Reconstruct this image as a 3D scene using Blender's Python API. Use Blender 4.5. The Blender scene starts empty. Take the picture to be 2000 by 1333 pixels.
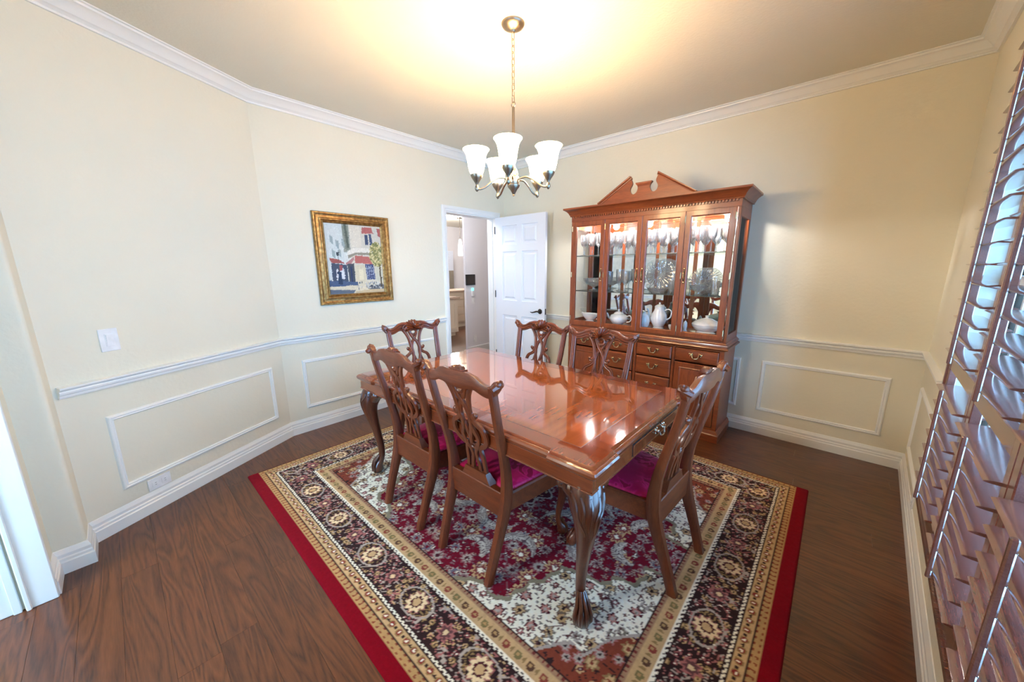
import bpy, math, random
import numpy as np
from mathutils import Vector, Matrix
SC = bpy.context.scene
COL = SC.collection
rnd = random.Random(7)
PI = math.pi

# ------------------------------------------------------------------ camera
cam = bpy.data.cameras.new('camera'); cam_o = bpy.data.objects.new('camera', cam); COL.objects.link(cam_o)
Rv = Vector((0.74237835, 0.66996018, -0.00526634)); Uv = Vector((-0.13122755, 0.15311155, 0.97945709)); Fv = Vector((-0.65700359, 0.72643665, -0.20158393))
m = Matrix((Rv, Uv, -Fv)).transposed().to_4x4(); m.translation = Vector((3.38092512, -3.59551792, 1.43483746))
cam_o.matrix_world = m
cam.sensor_width = 36; cam.sensor_fit = 'HORIZONTAL'; cam.lens = 699.638 / 2000 * 36
cam.clip_start = 0.02; cam.clip_end = 100
SC.camera = cam_o

# ------------------------------------------------------------------ world, light, exposure
SKY_STRENGTH = 15.0
CHANDELIER_W = 18.0
PUCK_W = 15.0
SC.view_settings.view_transform = 'Standard'; SC.view_settings.look = 'None'
SC.view_settings.gamma = 1; SC.view_settings.use_curve_mapping = False
SC.view_settings.exposure = 0.12
world = bpy.data.worlds.new('world'); SC.world = world; world.use_nodes = True
wn = world.node_tree.nodes; wl = world.node_tree.links
bg = wn['Background']; bg.inputs['Color'].default_value = (0.25, 0.57, 1.0, 1); bg.inputs['Strength'].default_value = SKY_STRENGTH
try:
    SC.cycles.max_bounces = 10; SC.cycles.diffuse_bounces = 5; SC.cycles.glossy_bounces = 5
    SC.cycles.transmission_bounces = 8; SC.cycles.transparent_max_bounces = 24
    SC.cycles.caustics_reflective = False; SC.cycles.caustics_refractive = False
    SC.cycles.sample_clamp_indirect = 6.0
    SC.cycles.use_denoising = True
except Exception: pass

def area_light(name, loc, target, sx, sy, power, color, portal=False):
    l = bpy.data.lights.new(name, 'AREA'); l.shape = 'RECTANGLE'; l.size = sx; l.size_y = sy
    l.energy = power; l.color = color
    if portal: l.cycles.is_portal = True
    o = bpy.data.objects.new(name, l); COL.objects.link(o); o.location = loc
    o.rotation_euler = (Vector(target) - Vector(loc)).to_track_quat('-Z', 'Y').to_euler()
    return o
WM = 0.053   # the right wall leans inwards by this much per metre
area_light('entry_fill_portal', (2.6, -6.32, 1.3), (2.6, 0, 1.3), 1.7, 2.2, 1, (1, 1, 1), portal=True)  # guides sky light through the added opening behind the camera
area_light('window_portal', (3.887 - WM * 2.19 + .13, -2.19, 1.37), (2.0, -2.19 - .1, 1.37), 2.56, 2.2, 1, (1, 1, 1), portal=True)

# ------------------------------------------------------------------ mesh builder
class M:
    def __init__(s): s.v = []; s.f = []; s.mi = []
    def add(s, vs, fs, mi=0):
        b = len(s.v); s.v += [tuple(map(float, v)) for v in vs]
        for f in fs: s.f.append([b + i for i in f]); s.mi.append(mi)
        return s
    def box(s, x0, y0, z0, x1, y1, z1, mi=0):
        x0, x1 = sorted((x0, x1)); y0, y1 = sorted((y0, y1)); z0, z1 = sorted((z0, z1))
        vs = [(x, y, z) for z in (z0, z1) for x, y in ((x0, y0), (x1, y0), (x1, y1), (x0, y1))]
        return s.add(vs, [(3, 2, 1, 0), (4, 5, 6, 7), (0, 1, 5, 4), (1, 2, 6, 5), (2, 3, 7, 6), (3, 0, 4, 7)], mi)
    def bbox(s, x0, y0, z0, x1, y1, z1, b=.003, mi=0):   # box with chamfered edges on every side
        x0, x1 = sorted((x0, x1)); y0, y1 = sorted((y0, y1)); z0, z1 = sorted((z0, z1))
        b = min(b, (x1 - x0) * .45, (y1 - y0) * .45, (z1 - z0) * .45)
        def ring(z, i): return [(x0 + i, y0, z), (x1 - i, y0, z), (x1, y0 + i, z), (x1, y1 - i, z), (x1 - i, y1, z), (x0 + i, y1, z), (x0, y1 - i, z), (x0, y0 + i, z)]
        def ring2(z): return [(x0 + b, y0 + b, z), (x1 - b, y0 + b, z), (x1 - b, y0 + b, z), (x1 - b, y1 - b, z), (x1 - b, y1 - b, z), (x0 + b, y1 - b, z), (x0 + b, y1 - b, z), (x0 + b, y0 + b, z)]
        rs = [ring2(z0), ring(z0 + b, b), ring(z1 - b, b), ring2(z1)]
        return s.loft(rs, True, True, mi)
    def loft(s, rings, cap0=False, cap1=False, mi=0, closed=True):
        n = len(rings[0]); vs = [p for r in rings for p in r]; fs = []
        for i in range(len(rings) - 1):
            for j in range(n if closed else n - 1):
                k = (j + 1) % n; fs.append((i * n + j, i * n + k, (i + 1) * n + k, (i + 1) * n + j))
        if cap0: fs.append(tuple(reversed(range(n))))
        if cap1: fs.append(tuple((len(rings) - 1) * n + j for j in range(n)))
        return s.add(vs, fs, mi)
    def prism(s, poly, axis, a0, a1, mi=0, inset=0):
        def P(p, a):
            if axis == 'z': return (p[0], p[1], a)
            if axis == 'y': return (p[0], a, p[1])
            return (a, p[0], p[1])
        return s.loft([[P(p, a0) for p in poly], [P(p, a1) for p in poly]], True, True, mi)
    def lathe(s, prof, c=(0, 0, 0), n=20, mi=0, axis='z', cap=True, sq=(1, 1)):
        rings = []
        for r, z in prof:
            ring = []
            for j in range(n):
                a = 2 * PI * j / n; x, y = r * math.cos(a) * sq[0], r * math.sin(a) * sq[1]
                if axis == 'z': ring.append((c[0] + x, c[1] + y, c[2] + z))
                elif axis == 'y': ring.append((c[0] + x, c[1] + z, c[2] + y))
                else: ring.append((c[0] + z, c[1] + x, c[2] + y))
            rings.append(ring)
        return s.loft(rings, cap, cap, mi)
    def tube(s, pts, rad, n=8, mi=0, sec=None, up=None, closed=False, cap=True):
        """pts path; rad scalar or list; sec = function(i)->list of (a,b) offsets along side, up"""
        pts = [Vector(p) for p in pts]; N = len(pts); rings = []
        prev = None
        for i, p in enumerate(pts):
            a = pts[(i - 1) % N] if (closed or i > 0) else p; b = pts[(i + 1) % N] if (closed or i < N - 1) else p
            t = (b - a)
            t = t.normalized() if t.length > 1e-9 else Vector((0, 0, 1))
            if up is not None:
                u = Vector(up); sd = t.cross(u)
                if sd.length < 1e-6: sd = prev or t.orthogonal()
                sd.normalize(); u2 = sd.cross(t).normalized(); prev = sd
            else:
                if prev is None: prev = t.orthogonal().normalized()
                sd = (prev - t * prev.dot(t)).normalized(); prev = sd; u2 = sd.cross(t).normalized()
            r = rad[i] if hasattr(rad, '__len__') else rad
            if sec is None: ring = [p + sd * (r * math.cos(2 * PI * j / n)) + u2 * (r * math.sin(2 * PI * j / n)) for j in range(n)]
            else: ring = [p + sd * (q[0] * r) + u2 * (q[1] * r) for q in sec]
            rings.append([tuple(q) for q in ring])
        if closed: rings.append(rings[0])
        return s.loft(rings, cap and not closed, cap and not closed, mi)
    def ball(s, c, r, n=10, mi=0, sq=(1, 1, 1)):
        prof = [(max(1e-4, r * math.sin(PI * i / (n - 2))), -r * math.cos(PI * i / (n - 2)) * sq[2]) for i in range(n - 1)]
        return s.lathe(prof, c, n, mi, cap=False, sq=sq[:2])
    def obj(s, name, mat, parent=None, smooth=True, ang=35, loc=None, xf=None):
        if xf is not None: s.v = [tuple(xf(*v)) for v in s.v]
        me = bpy.data.meshes.new(name); me.from_pydata(s.v, [], s.f)
        mats = mat if isinstance(mat, (list, tuple)) else [mat]
        for q in mats: me.materials.append(q)
        if len(mats) > 1: me.polygons.foreach_set('material_index', s.mi)
        me.update()
        import bmesh
        bm = bmesh.new(); bm.from_mesh(me); bmesh.ops.remove_doubles(bm, verts=bm.verts, dist=1e-6)
        bmesh.ops.recalc_face_normals(bm, faces=bm.faces); bm.to_mesh(me); bm.free()
        if smooth:
            me.shade_smooth(); me.set_sharp_from_angle(angle=math.radians(ang))
        o = bpy.data.objects.new(name, me); COL.objects.link(o)
        if parent: o.parent = parent
        if loc: o.location = loc
        return o

def cr(pts, n=6, closed=False):
    """Catmull-Rom smoothing of a list of tuples"""
    P = [np.array(p, float) for p in pts]; N = len(P); out = []
    rng = range(N) if closed else range(N - 1)
    for i in rng:
        p0 = P[(i - 1) % N] if (closed or i > 0) else 2 * P[0] - P[1]
        p1 = P[i]; p2 = P[(i + 1) % N]; p3 = P[(i + 2) % N] if (closed or i < N - 2) else 2 * P[-1] - P[-2]
        for k in range(n):
            t = k / n; out.append(tuple(.5 * ((2 * p1) + (-p0 + p2) * t + (2 * p0 - 5 * p1 + 4 * p2 - p3) * t * t + (-p0 + 3 * p1 - 3 * p2 + p3) * t ** 3)))
    if not closed: out.append(tuple(P[-1]))
    return out

def tag(o, label=None, cat=None, group=None, kind=None):
    if label: o['label'] = label
    if cat: o['category'] = cat
    if group: o['group'] = group
    if kind: o['kind'] = kind
    return o
def thing(name, label, cat, loc=(0, 0, 0), rz=0, group=None):
    o = bpy.data.objects.new(name, None); COL.objects.link(o); o.location = loc; o.rotation_euler = (0, 0, rz); o.empty_display_size = .1
    return tag(o, label, cat, group)
def struct(o, label=None): return tag(o, label, kind='structure')
def copy_tree(o, parent=None):
    c = o.copy(); COL.objects.link(c)
    if parent is not None: c.parent = parent
    for ch in list(o.children): copy_tree(ch, c)
    return c

# ------------------------------------------------------------------ materials
def srgb(r, g, b):
    f = lambda c: (c / 255 / 12.92) if c / 255 <= .04045 else ((c / 255 + .055) / 1.055) ** 2.4
    return (f(r), f(g), f(b), 1)
def new_mat(name):
    mt = bpy.data.materials.new(name); mt.use_nodes = True; nt = mt.node_tree
    return mt, nt, nt.nodes['Principled BSDF']
def setp(b, **k):
    names = dict(rough='Roughness', metal='Metallic', coat='Coat Weight', coatr='Coat Roughness', spec='Specular IOR Level', sheen='Sheen Weight', em='Emission Color', ems='Emission Strength', trans='Transmission Weight', ior='IOR', alpha='Alpha', sss='Subsurface Weight')
    for a, v in k.items(): b.inputs[names[a]].default_value = v
def nd(nt, t, **k):
    n = nt.nodes.new(t)
    for a, v in k.items():
        if a in n.inputs: n.inputs[a].default_value = v
        else: setattr(n, a, v)
    return n
def ramp(nt, stops, fac):
    r = nt.nodes.new('ShaderNodeValToRGB'); e = r.color_ramp.elements
    while len(e) < len(stops): e.new(.5)
    for i, (p, c) in enumerate(stops): e[i].position = p; e[i].color = c
    nt.links.new(fac, r.inputs[0]); return r
def bump(nt, b, h, strength, dist):
    bp = nd(nt, 'ShaderNodeBump'); bp.inputs['Strength'].default_value = strength; bp.inputs['Distance'].default_value = dist
    nt.links.new(h, bp.inputs['Height']); nt.links.new(bp.outputs[0], b.inputs['Normal']); return bp
def paint(name, col, rough=.6, bs=0, bscale=60, spec=.4, var=0.03):
    mt, nt, b = new_mat(name); setp(b, rough=rough, spec=spec)
    tc = nd(nt, 'ShaderNodeTexCoord'); n = nd(nt, 'ShaderNodeTexNoise', Scale=3.0, Detail=3.0)
    nt.links.new(tc.outputs['Object'], n.inputs['Vector'])
    c2 = tuple(x * (1 - var) for x in col[:3]) + (1,)
    r = ramp(nt, [(.3, c2), (.7, col)], n.outputs[0]); nt.links.new(r.outputs[0], b.inputs['Base Color'])
    if bs:
        n2 = nd(nt, 'ShaderNodeTexNoise', Scale=float(bscale), Detail=4.0); nt.links.new(tc.outputs['Object'], n2.inputs['Vector'])
        bump(nt, b, n2.outputs[0], bs, .004)
    return mt
def wood(name, dark, mid, light, axis='x', scale=1.0, rough=.3, coat=.5, coatr=.1, ring=9.0, rand=True, bs=.05, distort=2.2, spec=.5, amp=.5, coatior=1.5, fine=90.0, finea=.55):
    """grain runs along the axis; procedural stretched noise plus warped rings"""
    mt, nt, b = new_mat(name); setp(b, rough=rough, coat=coat, coatr=coatr, spec=spec)
    tc = nd(nt, 'ShaderNodeTexCoord'); mp = nd(nt, 'ShaderNodeMapping'); L = nt.links
    sx = {'x': (.09, 1, 1), 'y': (1, .09, 1), 'z': (1, 1, .09)}[axis]
    mp.inputs['Scale'].default_value = tuple(q * scale for q in sx)
    if rand:
        oi = nd(nt, 'ShaderNodeObjectInfo'); ad = nd(nt, 'ShaderNodeVectorMath', operation='SCALE'); cmb = nd(nt, 'ShaderNodeCombineXYZ')
        L.new(oi.outputs['Random'], cmb.inputs[0]); L.new(oi.outputs['Random'], cmb.inputs[1]); L.new(oi.outputs['Random'], cmb.inputs[2])
        L.new(cmb.outputs[0], ad.inputs[0]); ad.inputs['Scale'].default_value = 37.0
        a2 = nd(nt, 'ShaderNodeVectorMath', operation='ADD'); L.new(tc.outputs['Object'], mp.inputs[0]); L.new(mp.outputs[0], a2.inputs[0]); L.new(ad.outputs[0], a2.inputs[1]); vec = a2.outputs[0]
    else:
        L.new(tc.outputs['Object'], mp.inputs[0]); vec = mp.outputs[0]
    n1 = nd(nt, 'ShaderNodeTexNoise', Scale=4.0, Detail=2.0, Distortion=distort * .3); L.new(vec, n1.inputs['Vector'])
    # contour lines of the slow noise = cathedral grain
    mu = nd(nt, 'ShaderNodeMath', operation='MULTIPLY'); mu.inputs[1].default_value = ring; L.new(n1.outputs[0], mu.inputs[0])
    fr = nd(nt, 'ShaderNodeMath', operation='FRACT'); L.new(mu.outputs[0], fr.inputs[0])
    pp = nd(nt, 'ShaderNodeMath', operation='PINGPONG'); pp.inputs[1].default_value = .5; L.new(fr.outputs[0], pp.inputs[0])
    n2 = nd(nt, 'ShaderNodeTexNoise', Scale=fine, Detail=3.0); L.new(vec, n2.inputs['Vector'])
    mx = nd(nt, 'ShaderNodeMath', operation='MULTIPLY_ADD'); L.new(n2.outputs[0], mx.inputs[0]); mx.inputs[1].default_value = finea
    pa = nd(nt, 'ShaderNodeMath', operation='MULTIPLY_ADD'); L.new(pp.outputs[0], pa.inputs[0]); pa.inputs[1].default_value = amp; pa.inputs[2].default_value = .25 * (1 - amp) + .5 * (.55 - finea)
    L.new(pa.outputs[0], mx.inputs[2]); b.inputs['Coat IOR'].default_value = coatior
    r = ramp(nt, [(.22, dark), (.5, mid), (.85, light)], mx.outputs[0])
    if rand:
        hs = nd(nt, 'ShaderNodeHueSaturation'); mr = nd(nt, 'ShaderNodeMapRange'); L.new(oi.outputs['Random'], mr.inputs[0]); mr.inputs[3].default_value = .92; mr.inputs[4].default_value = 1.09
        L.new(mr.outputs[0], hs.inputs['Value']); L.new(r.outputs[0], hs.inputs['Color']); L.new(hs.outputs[0], b.inputs['Base Color'])
    else: L.new(r.outputs[0], b.inputs['Base Color'])
    if bs: bump(nt, b, mx.outputs[0], bs, .002)
    return mt
def simple(name, col, **k):
    mt, nt, b = new_mat(name); setp(b, **k)
    tc = nd(nt, 'ShaderNodeTexCoord'); n = nd(nt, 'ShaderNodeTexNoise', Scale=25.0, Detail=2.0); nt.links.new(tc.outputs['Object'], n.inputs['Vector'])
    c2 = tuple(x * .9 for x in col[:3]) + (1,)
    r = ramp(nt, [(.3, c2), (.7, col)], n.outputs[0]); nt.links.new(r.outputs[0], b.inputs['Base Color'])
    return mt
def emis(name, col, s):
    mt, nt, b = new_mat(name); b.inputs['Base Color'].default_value = col; setp(b, em=col, ems=s, rough=.4); return mt
def thin_glass(name, white=.15, gloss=.1, tint=(1, 1, 1, 1), rough=.02, ior=1.45):
    mt = bpy.data.materials.new(name); mt.use_nodes = True; nt = mt.node_tree; L = nt.links
    nt.nodes.remove(nt.nodes['Principled BSDF']); out = nt.nodes['Material Output']
    tr = nd(nt, 'ShaderNodeBsdfTransparent'); tr.inputs[0].default_value = tint
    gl = nd(nt, 'ShaderNodeBsdfGlossy'); gl.inputs['Roughness'].default_value = rough
    fz = nd(nt, 'ShaderNodeFresnel'); fz.inputs[0].default_value = ior
    ad = nd(nt, 'ShaderNodeMath', operation='ADD'); ad.inputs[1].default_value = gloss; ad.use_clamp = True; L.new(fz.outputs[0], ad.inputs[0])
    m1 = nd(nt, 'ShaderNodeMixShader'); L.new(ad.outputs[0], m1.inputs[0]); L.new(tr.outputs[0], m1.inputs[1]); L.new(gl.outputs[0], m1.inputs[2])
    last = m1
    if white:
        df = nd(nt, 'ShaderNodeBsdfDiffuse'); df.inputs[0].default_value = (.9, .93, .95, 1)
        ts = nd(nt, 'ShaderNodeBsdfTranslucent'); ts.inputs[0].default_value = (.9, .93, .95, 1)
        m0 = nd(nt, 'ShaderNodeMixShader'); m0.inputs[0].default_value = .5; L.new(df.outputs[0], m0.inputs[1]); L.new(ts.outputs[0], m0.inputs[2])
        m2 = nd(nt, 'ShaderNodeMixShader'); m2.inputs[0].default_value = white; L.new(m1.outputs[0], m2.inputs[1]); L.new(m0.outputs[0], m2.inputs[2]); last = m2
    L.new(last.outputs[0], out.inputs[0]); return mt

WALLC = srgb(228, 222, 202)
m_wall = paint('wall_paint', WALLC, .7, .35, 45, .3, .02)
m_ceil = paint('ceiling_paint', srgb(226, 221, 205), .8, .3, 70, .2, .02)
m_trim = paint('white_trim', srgb(236, 236, 232), .35, 0, 60, .5, .01)
m_door = paint('door_paint', srgb(232, 234, 238), .35, .03, 90, .5, .01)
m_floor = wood('oak_floor', srgb(50, 23, 10), srgb(84, 45, 21), srgb(104, 59, 31), 'x', 2.2, .30, .25, .2, ring=12, bs=.12, amp=.8)
CH = (srgb(64, 24, 10), srgb(102, 45, 20), srgb(130, 64, 31))
m_chair = wood('mahogany_chair', *CH, axis='z', scale=3, rough=.36, coat=.35, coatr=.12, ring=4, bs=0, amp=.35)
m_chairx = wood('mahogany_rail', *CH, axis='x', scale=3, rough=.36, coat=.35, coatr=.12, ring=4, bs=0, amp=.35)
m_cab = wood('cherry_cabinet', srgb(84, 33, 12), srgb(128, 60, 27), srgb(156, 84, 40), 'x', 2.2, .34, .35, .12, ring=5, rand=False, bs=0, amp=.28)
m_cabz = wood('cherry_cabinet_upright', srgb(84, 33, 12), srgb(128, 60, 27), srgb(156, 84, 40), 'z', 2.2, .34, .35, .12, ring=5, rand=False, bs=0, amp=.28)
m_table = wood('mahogany_table', srgb(78, 30, 12), srgb(116, 52, 24), srgb(142, 72, 36), 'x', 2.2, .25, .8, .06, ring=4, rand=False, bs=0, amp=.3, fine=50.0, finea=.35)
m_tlegs = wood('table_leg_wood', srgb(42, 16, 8), srgb(76, 34, 18), srgb(104, 52, 30), 'z', 3, .28, .7, .1, ring=4, rand=False, bs=0, amp=.35)
m_top = wood('table_top_veneer', srgb(126, 58, 25), srgb(156, 80, 38), srgb(180, 104, 54), 'y', 1.3, .09, 1.0, .02, ring=4, rand=False, bs=0, distort=2, amp=.35, coatior=1.75, fine=40.0, finea=.25)
m_band = wood('table_banding', srgb(92, 34, 13), srgb(126, 54, 24), srgb(150, 74, 36), 'y', 2, .09, 1.0, .02, ring=2, rand=False, bs=0, distort=.5, amp=.2, coatior=1.75, fine=40.0, finea=.25)
m_shut = wood('shutter_wood', srgb(84, 46, 38), srgb(116, 70, 60), srgb(138, 90, 80), 'x', 3, .25, 1.0, .14, ring=3, rand=False, bs=0, amp=.2, coatior=2.1)
m_brass = simple('antique_brass', srgb(196, 170, 128), metal=1.0, rough=.25)
m_silver = simple('pale_bright_brass', srgb(206, 198, 180), metal=1.0, rough=.2)
m_nickel = simple('brushed_nickel', srgb(150, 140, 124), metal=1.0, rough=.35)
m_bronze = simple('dark_bronze', srgb(70, 62, 56), metal=.9, rough=.35)
m_black = simple('black_plastic', srgb(28, 28, 28), rough=.4)
m_white = simple('white_plastic', srgb(240, 240, 240), rough=.35)
m_china = simple('white_china', srgb(250, 250, 250), rough=.15, coat=.5)
m_glass = thin_glass('crystal', .17, .10, ior=1.35)
m_pane = thin_glass('pane', 0, .0, ior=1.15)
m_shelf = thin_glass('shelf_glass', .04, .04, (.85, .95, .92, 1))
m_mirror = simple('mirror', (.9, .92, .92, 1), metal=1.0, rough=.02)
m_shade = emis('lamp_shade_glass', (1.0, .69, .36, 1), 54.0)
m_gold = None

def damask():
    mt, nt, b = new_mat('magenta_damask'); L = nt.links; setp(b, rough=.55, sheen=.05, spec=.15)
    tc = nd(nt, 'ShaderNodeTexCoord'); n = nd(nt, 'ShaderNodeTexNoise', Scale=14.0, Detail=1.5, Distortion=1.6); L.new(tc.outputs['Object'], n.inputs['Vector'])
    v = nd(nt, 'ShaderNodeTexVoronoi', Scale=13.0); v.feature = 'SMOOTH_F1'; L.new(tc.outputs['Object'], v.inputs['Vector'])
    mu = nd(nt, 'ShaderNodeMath', operation='MULTIPLY_ADD'); L.new(v.outputs[0], mu.inputs[0]); mu.inputs[1].default_value = .5; L.new(n.outputs[0], mu.inputs[2])
    r = ramp(nt, [(.58, srgb(134, 8, 48)), (.64, srgb(194, 34, 96)), (.8, srgb(166, 18, 72))], mu.outputs[0]); L.new(r.outputs[0], b.inputs['Base Color'])
    rr = ramp(nt, [(.58, (.65,) * 3 + (1,)), (.66, (.35,) * 3 + (1,))], mu.outputs[0]); L.new(rr.outputs[0], b.inputs['Roughness'])
    n3 = nd(nt, 'ShaderNodeTexNoise', Scale=9.0, Detail=2.0); L.new(tc.outputs['Object'], n3.inputs['Vector']); bump(nt, b, n3.outputs[0], .25, .01)
    return mt
m_damask = damask()
def gold_mat():
    mt, nt, b = new_mat('antique_gold_frame'); L = nt.links; setp(b, metal=.75, rough=.42)
    tc = nd(nt, 'ShaderNodeTexCoord'); v = nd(nt, 'ShaderNodeTexVoronoi', Scale=40.0); L.new(tc.outputs['Object'], v.inputs['Vector'])
    r = ramp(nt, [(.0, srgb(190, 154, 96)), (.45, srgb(160, 122, 70)), (.9, srgb(128, 92, 50))], v.outputs[0]); L.new(r.outputs[0], b.inputs['Base Color'])
    bump(nt, b, v.outputs[0], .5, .004); return mt
m_gold = gold_mat()
def vcol_mat(name, attr, rough=.9, sheen=0.0, bs=0, coat=0.0):
    mt, nt, b = new_mat(name); L = nt.links; setp(b, rough=rough, sheen=sheen, coat=coat, spec=.05)
    a = nd(nt, 'ShaderNodeAttribute'); a.attribute_name = attr; L.new(a.outputs['Color'], b.inputs['Base Color'])
    if bs:
        tc = nd(nt, 'ShaderNodeTexCoord'); n = nd(nt, 'ShaderNodeTexNoise', Scale=400.0, Detail=2.0); L.new(tc.outputs['Object'], n.inputs['Vector']); bump(nt, b, n.outputs[0], bs, .003)
    return mt

# ------------------------------------------------------------------ room shell
HC = 2.705
NE = (3.887, 0.0); NW = (0.0, 0.0); LW = (0.0, -2.73)
ad_ = Vector((math.cos(math.radians(-62.0)), math.sin(math.radians(-62.0)))); an_ = Vector((-ad_.y, ad_.x))
AE = (LW[0] + ad_.x * 1.29, LW[1] + ad_.y * 1.29)
ALC = [(.785, -3.868), (.785, -3.975), (.955, -3.975)]
def RW(s, o=0.0):   # point on the right wall: s along it from the back corner, o into the room
    k = math.hypot(1, WM); dx, dy = -WM / k, -1 / k; nx, ny = -1 / k, WM / k
    return (3.887 + dx * s + nx * o, dy * s + ny * o)
def AW(t, o=0.0): return (LW[0] + ad_.x * t + an_.x * o, LW[1] + ad_.y * t + an_.y * o)

def wall_slab(name, a, b, z0, z1, th, holes=(), side=1, mat=None, parent=None):
    """vertical wall between plan points a,b; the room face is on the line, thickness goes outwards; holes=(s0,s1,z0,z1)"""
    A = Vector(a); B = Vector(b); L = (B - A).length; d = (B - A) / L; n = Vector((-d.y, d.x)) * side   # outwards
    mb = M()
    def blk(s0, s1, q0, q1):
        if s1 - s0 < 1e-4 or q1 - q0 < 1e-4: return
        p = [A + d * s0, A + d * s1, A + d * s1 + n * th, A + d * s0 + n * th]
        mb.prism([(v.x, v.y) for v in p], 'z', q0, q1)
    cur = 0
    for (s0, s1, h0, h1) in sorted(holes):
        blk(cur, s0, z0, z1); blk(s0, s1, z0, h0); blk(s0, s1, h1, z1); cur = s1
    blk(cur, L, z0, z1)
    return struct(mb.obj(name, mat or m_wall, parent, smooth=False))
TH = .14
wall_slab('wall_back', (-.14, 0), (3.887 + .2, 0), 0, HC, TH)
DO0, DO1, DOZ = -.955, -.165, 2.045      # clear door opening in the left wall
wall_slab('wall_left', NW, LW, 0, HC, TH, [(-DO1 - .021, -DO0 + .021, -.01, DOZ + .021)], side=-1)
wall_slab('wall_angled', LW, AE, 0, HC, TH, side=-1)
WS0, WS1, WZ0, WZ1 = .95, 3.42, .27, 2.47
wall_slab('wall_right', RW(0), RW(4.9), 0, HC, .115, [(WS0, WS1, WZ0, WZ1)], side=1)
# alcove stub beside the cased opening, rounded corner
mb = M()
r = .02
cor = [(.785 - r + r * math.sin(a), -3.868 - r + r * math.cos(a)) for a in np.linspace(0, PI / 2, 6)]
mb.prism([AE] + cor + [(.785, -3.975), (.955, -3.975), (.955, -4.16), (.35, -4.16), (.35, -3.868)], 'z', 0, HC)
struct(mb.obj('wall_stub', m_wall, ang=50), 'short wall end with rounded corner beside the left wall')
# front wall behind the camera
wall_slab('wall_front', (2.25, -4.16), (3.9, -4.16), 0, HC, TH, side=-1)
wall_slab('wall_front_header', (.9, -4.16), (2.25, -4.16), 2.2, HC, TH, side=-1)
wall_slab('wall_side', (.35, -4.16), (-1.2, -4.16), 0, HC, TH, side=1)
wall_slab('wall_entry_left', (-1.2, -4.1), (-1.2, -6.3), 0, HC, TH, side=-1)
wall_slab('wall_entry_front', (-1.3, -6.25), (4.2, -6.25), 0, HC, TH, [(3.1, 4.7, .25, 2.35)], side=-1)  # unseen window opening, added to let in fill daylight
wall_slab('wall_entry_right', (4.0, -6.3), (4.0, -4.1), 0, HC, TH, side=-1)
mb = M(); mb.box(-1.4, -7.7, HC, 4.2, .15, HC + .1); struct(mb.obj('ceiling', m_ceil, smooth=False))

# floor planks
fl = M(); fl.box(-1.4, -7.7, -.06, 4.2, .15, -.018); floor = struct(fl.obj('floor', m_floor, smooth=False))
PW = .125
rowy = -4.9; row = 0; rndp = random.Random(11)
while rowy < 0:
    y1 = min(rowy + PW, 0.0); x = -.02 - rndp.random() * .9; 
    xmin = -.0 if rowy > -2.75 else max(0.0, (-2.73 - rowy) * .53 - .25)
    xmax = 3.89 - .053 * abs(rowy) + .06
    if rowy < -3.9: xmin = .3
    while x < xmax:
        L = .9 + rndp.random() * 1.3; x1 = x + L
        a = max(x, xmin); b = min(x1, xmax)
        if b - a > .04:
            cx, cy = (a + b) / 2, (rowy + y1) / 2; hx, hy = (b - a) / 2 - .0002, (y1 - rowy) / 2 - .0002; bv = .0004
            p = M(); p.loft([[(-hx, -hy, -.02), (hx, -hy, -.02), (hx, hy, -.02), (-hx, hy, -.02)], [(-hx, -hy, -bv), (hx, -hy, -bv), (hx, hy, -bv), (-hx, hy, -bv)], [(-hx + bv, -hy + bv, 0), (hx - bv, -hy + bv, 0), (hx - bv, hy - bv, 0), (-hx + bv, hy - bv, 0)]], True, True)
            p.obj('plank', m_floor, floor, smooth=False, loc=(cx, cy, 0))
        x = x1
    rowy = y1; row += 1

# mouldings swept along plan paths
def sweep_plan(pts, sec, z0=0, closed=False, side=1):
    """sec points (o,z) with o measured into the room (left of the direction of travel)"""
    mb = M(); P = [Vector(p) for p in pts]; N = len(P); rings = []
    for i in range(N):
        def nrm(a, b): d = (b - a).normalized(); return Vector((-d.y, d.x)) * side
        if i == 0 and not closed: mv = nrm(P[0], P[1])
        elif i == N - 1 and not closed: mv = nrm(P[-2], P[-1])
        else:
            n1 = nrm(P[i - 1], P[i]); n2 = nrm(P[i], P[(i + 1) % N]); mv = (n1 + n2) / (1 + n1.dot(n2))
        rings.append([(P[i].x + mv.x * o, P[i].y + mv.y * o, z0 + z) for o, z in sec])
    if closed: rings.append(rings[0])
    mb.loft(rings, not closed, not closed); return mb
E_ = .0
crown_sec = [(-.002, -.082), (.012, -.082), (.014, -.074), (.010, -.070), (.020, -.062), (.030, -.058), (.040, -.044), (.055, -.028), (.070, -.020), (.078, -.018), (.080, -.008), (.092, -.006), (.092, .002), (-.002, .002)]
struct(sweep_plan([RW(4.14), NE, NW, LW, AE, ALC[0], ALC[1], ALC[2], (.955, -4.16)], crown_sec, HC).obj('trim_1', m_trim, ang=25), 'white crown moulding along the ceiling')
rail_sec = [(-.002, 0), (.010, 0), (.013, .008), (.013, .014), (.020, .020), (.022, .030), (.018, .036), (.026, .042), (.032, .048), (.032, .056), (.010, .058), (-.002, .060)]
struct(sweep_plan([(0, -1.02), LW, AW(1.275)], rail_sec, .808).obj('trim_2', m_trim, ang=25), 'white chair rail on the left and angled walls')
struct(sweep_plan([RW(.9), NE, NW, (0, -.055)], rail_sec, .808).obj('trim_3', m_trim, ang=25), 'white chair rail on the back and right walls')
base_sec = [(-.002, 0), (.018, 0), (.018, .060), (.014, .066), (.014, .078), (.010, .084), (.011, .100), (.006, .112), (.003, .122), (-.002, .124)]
struct(sweep_plan([(0, -1.02), LW, AE], base_sec).obj('baseboard_left', m_trim, ang=25))
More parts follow.
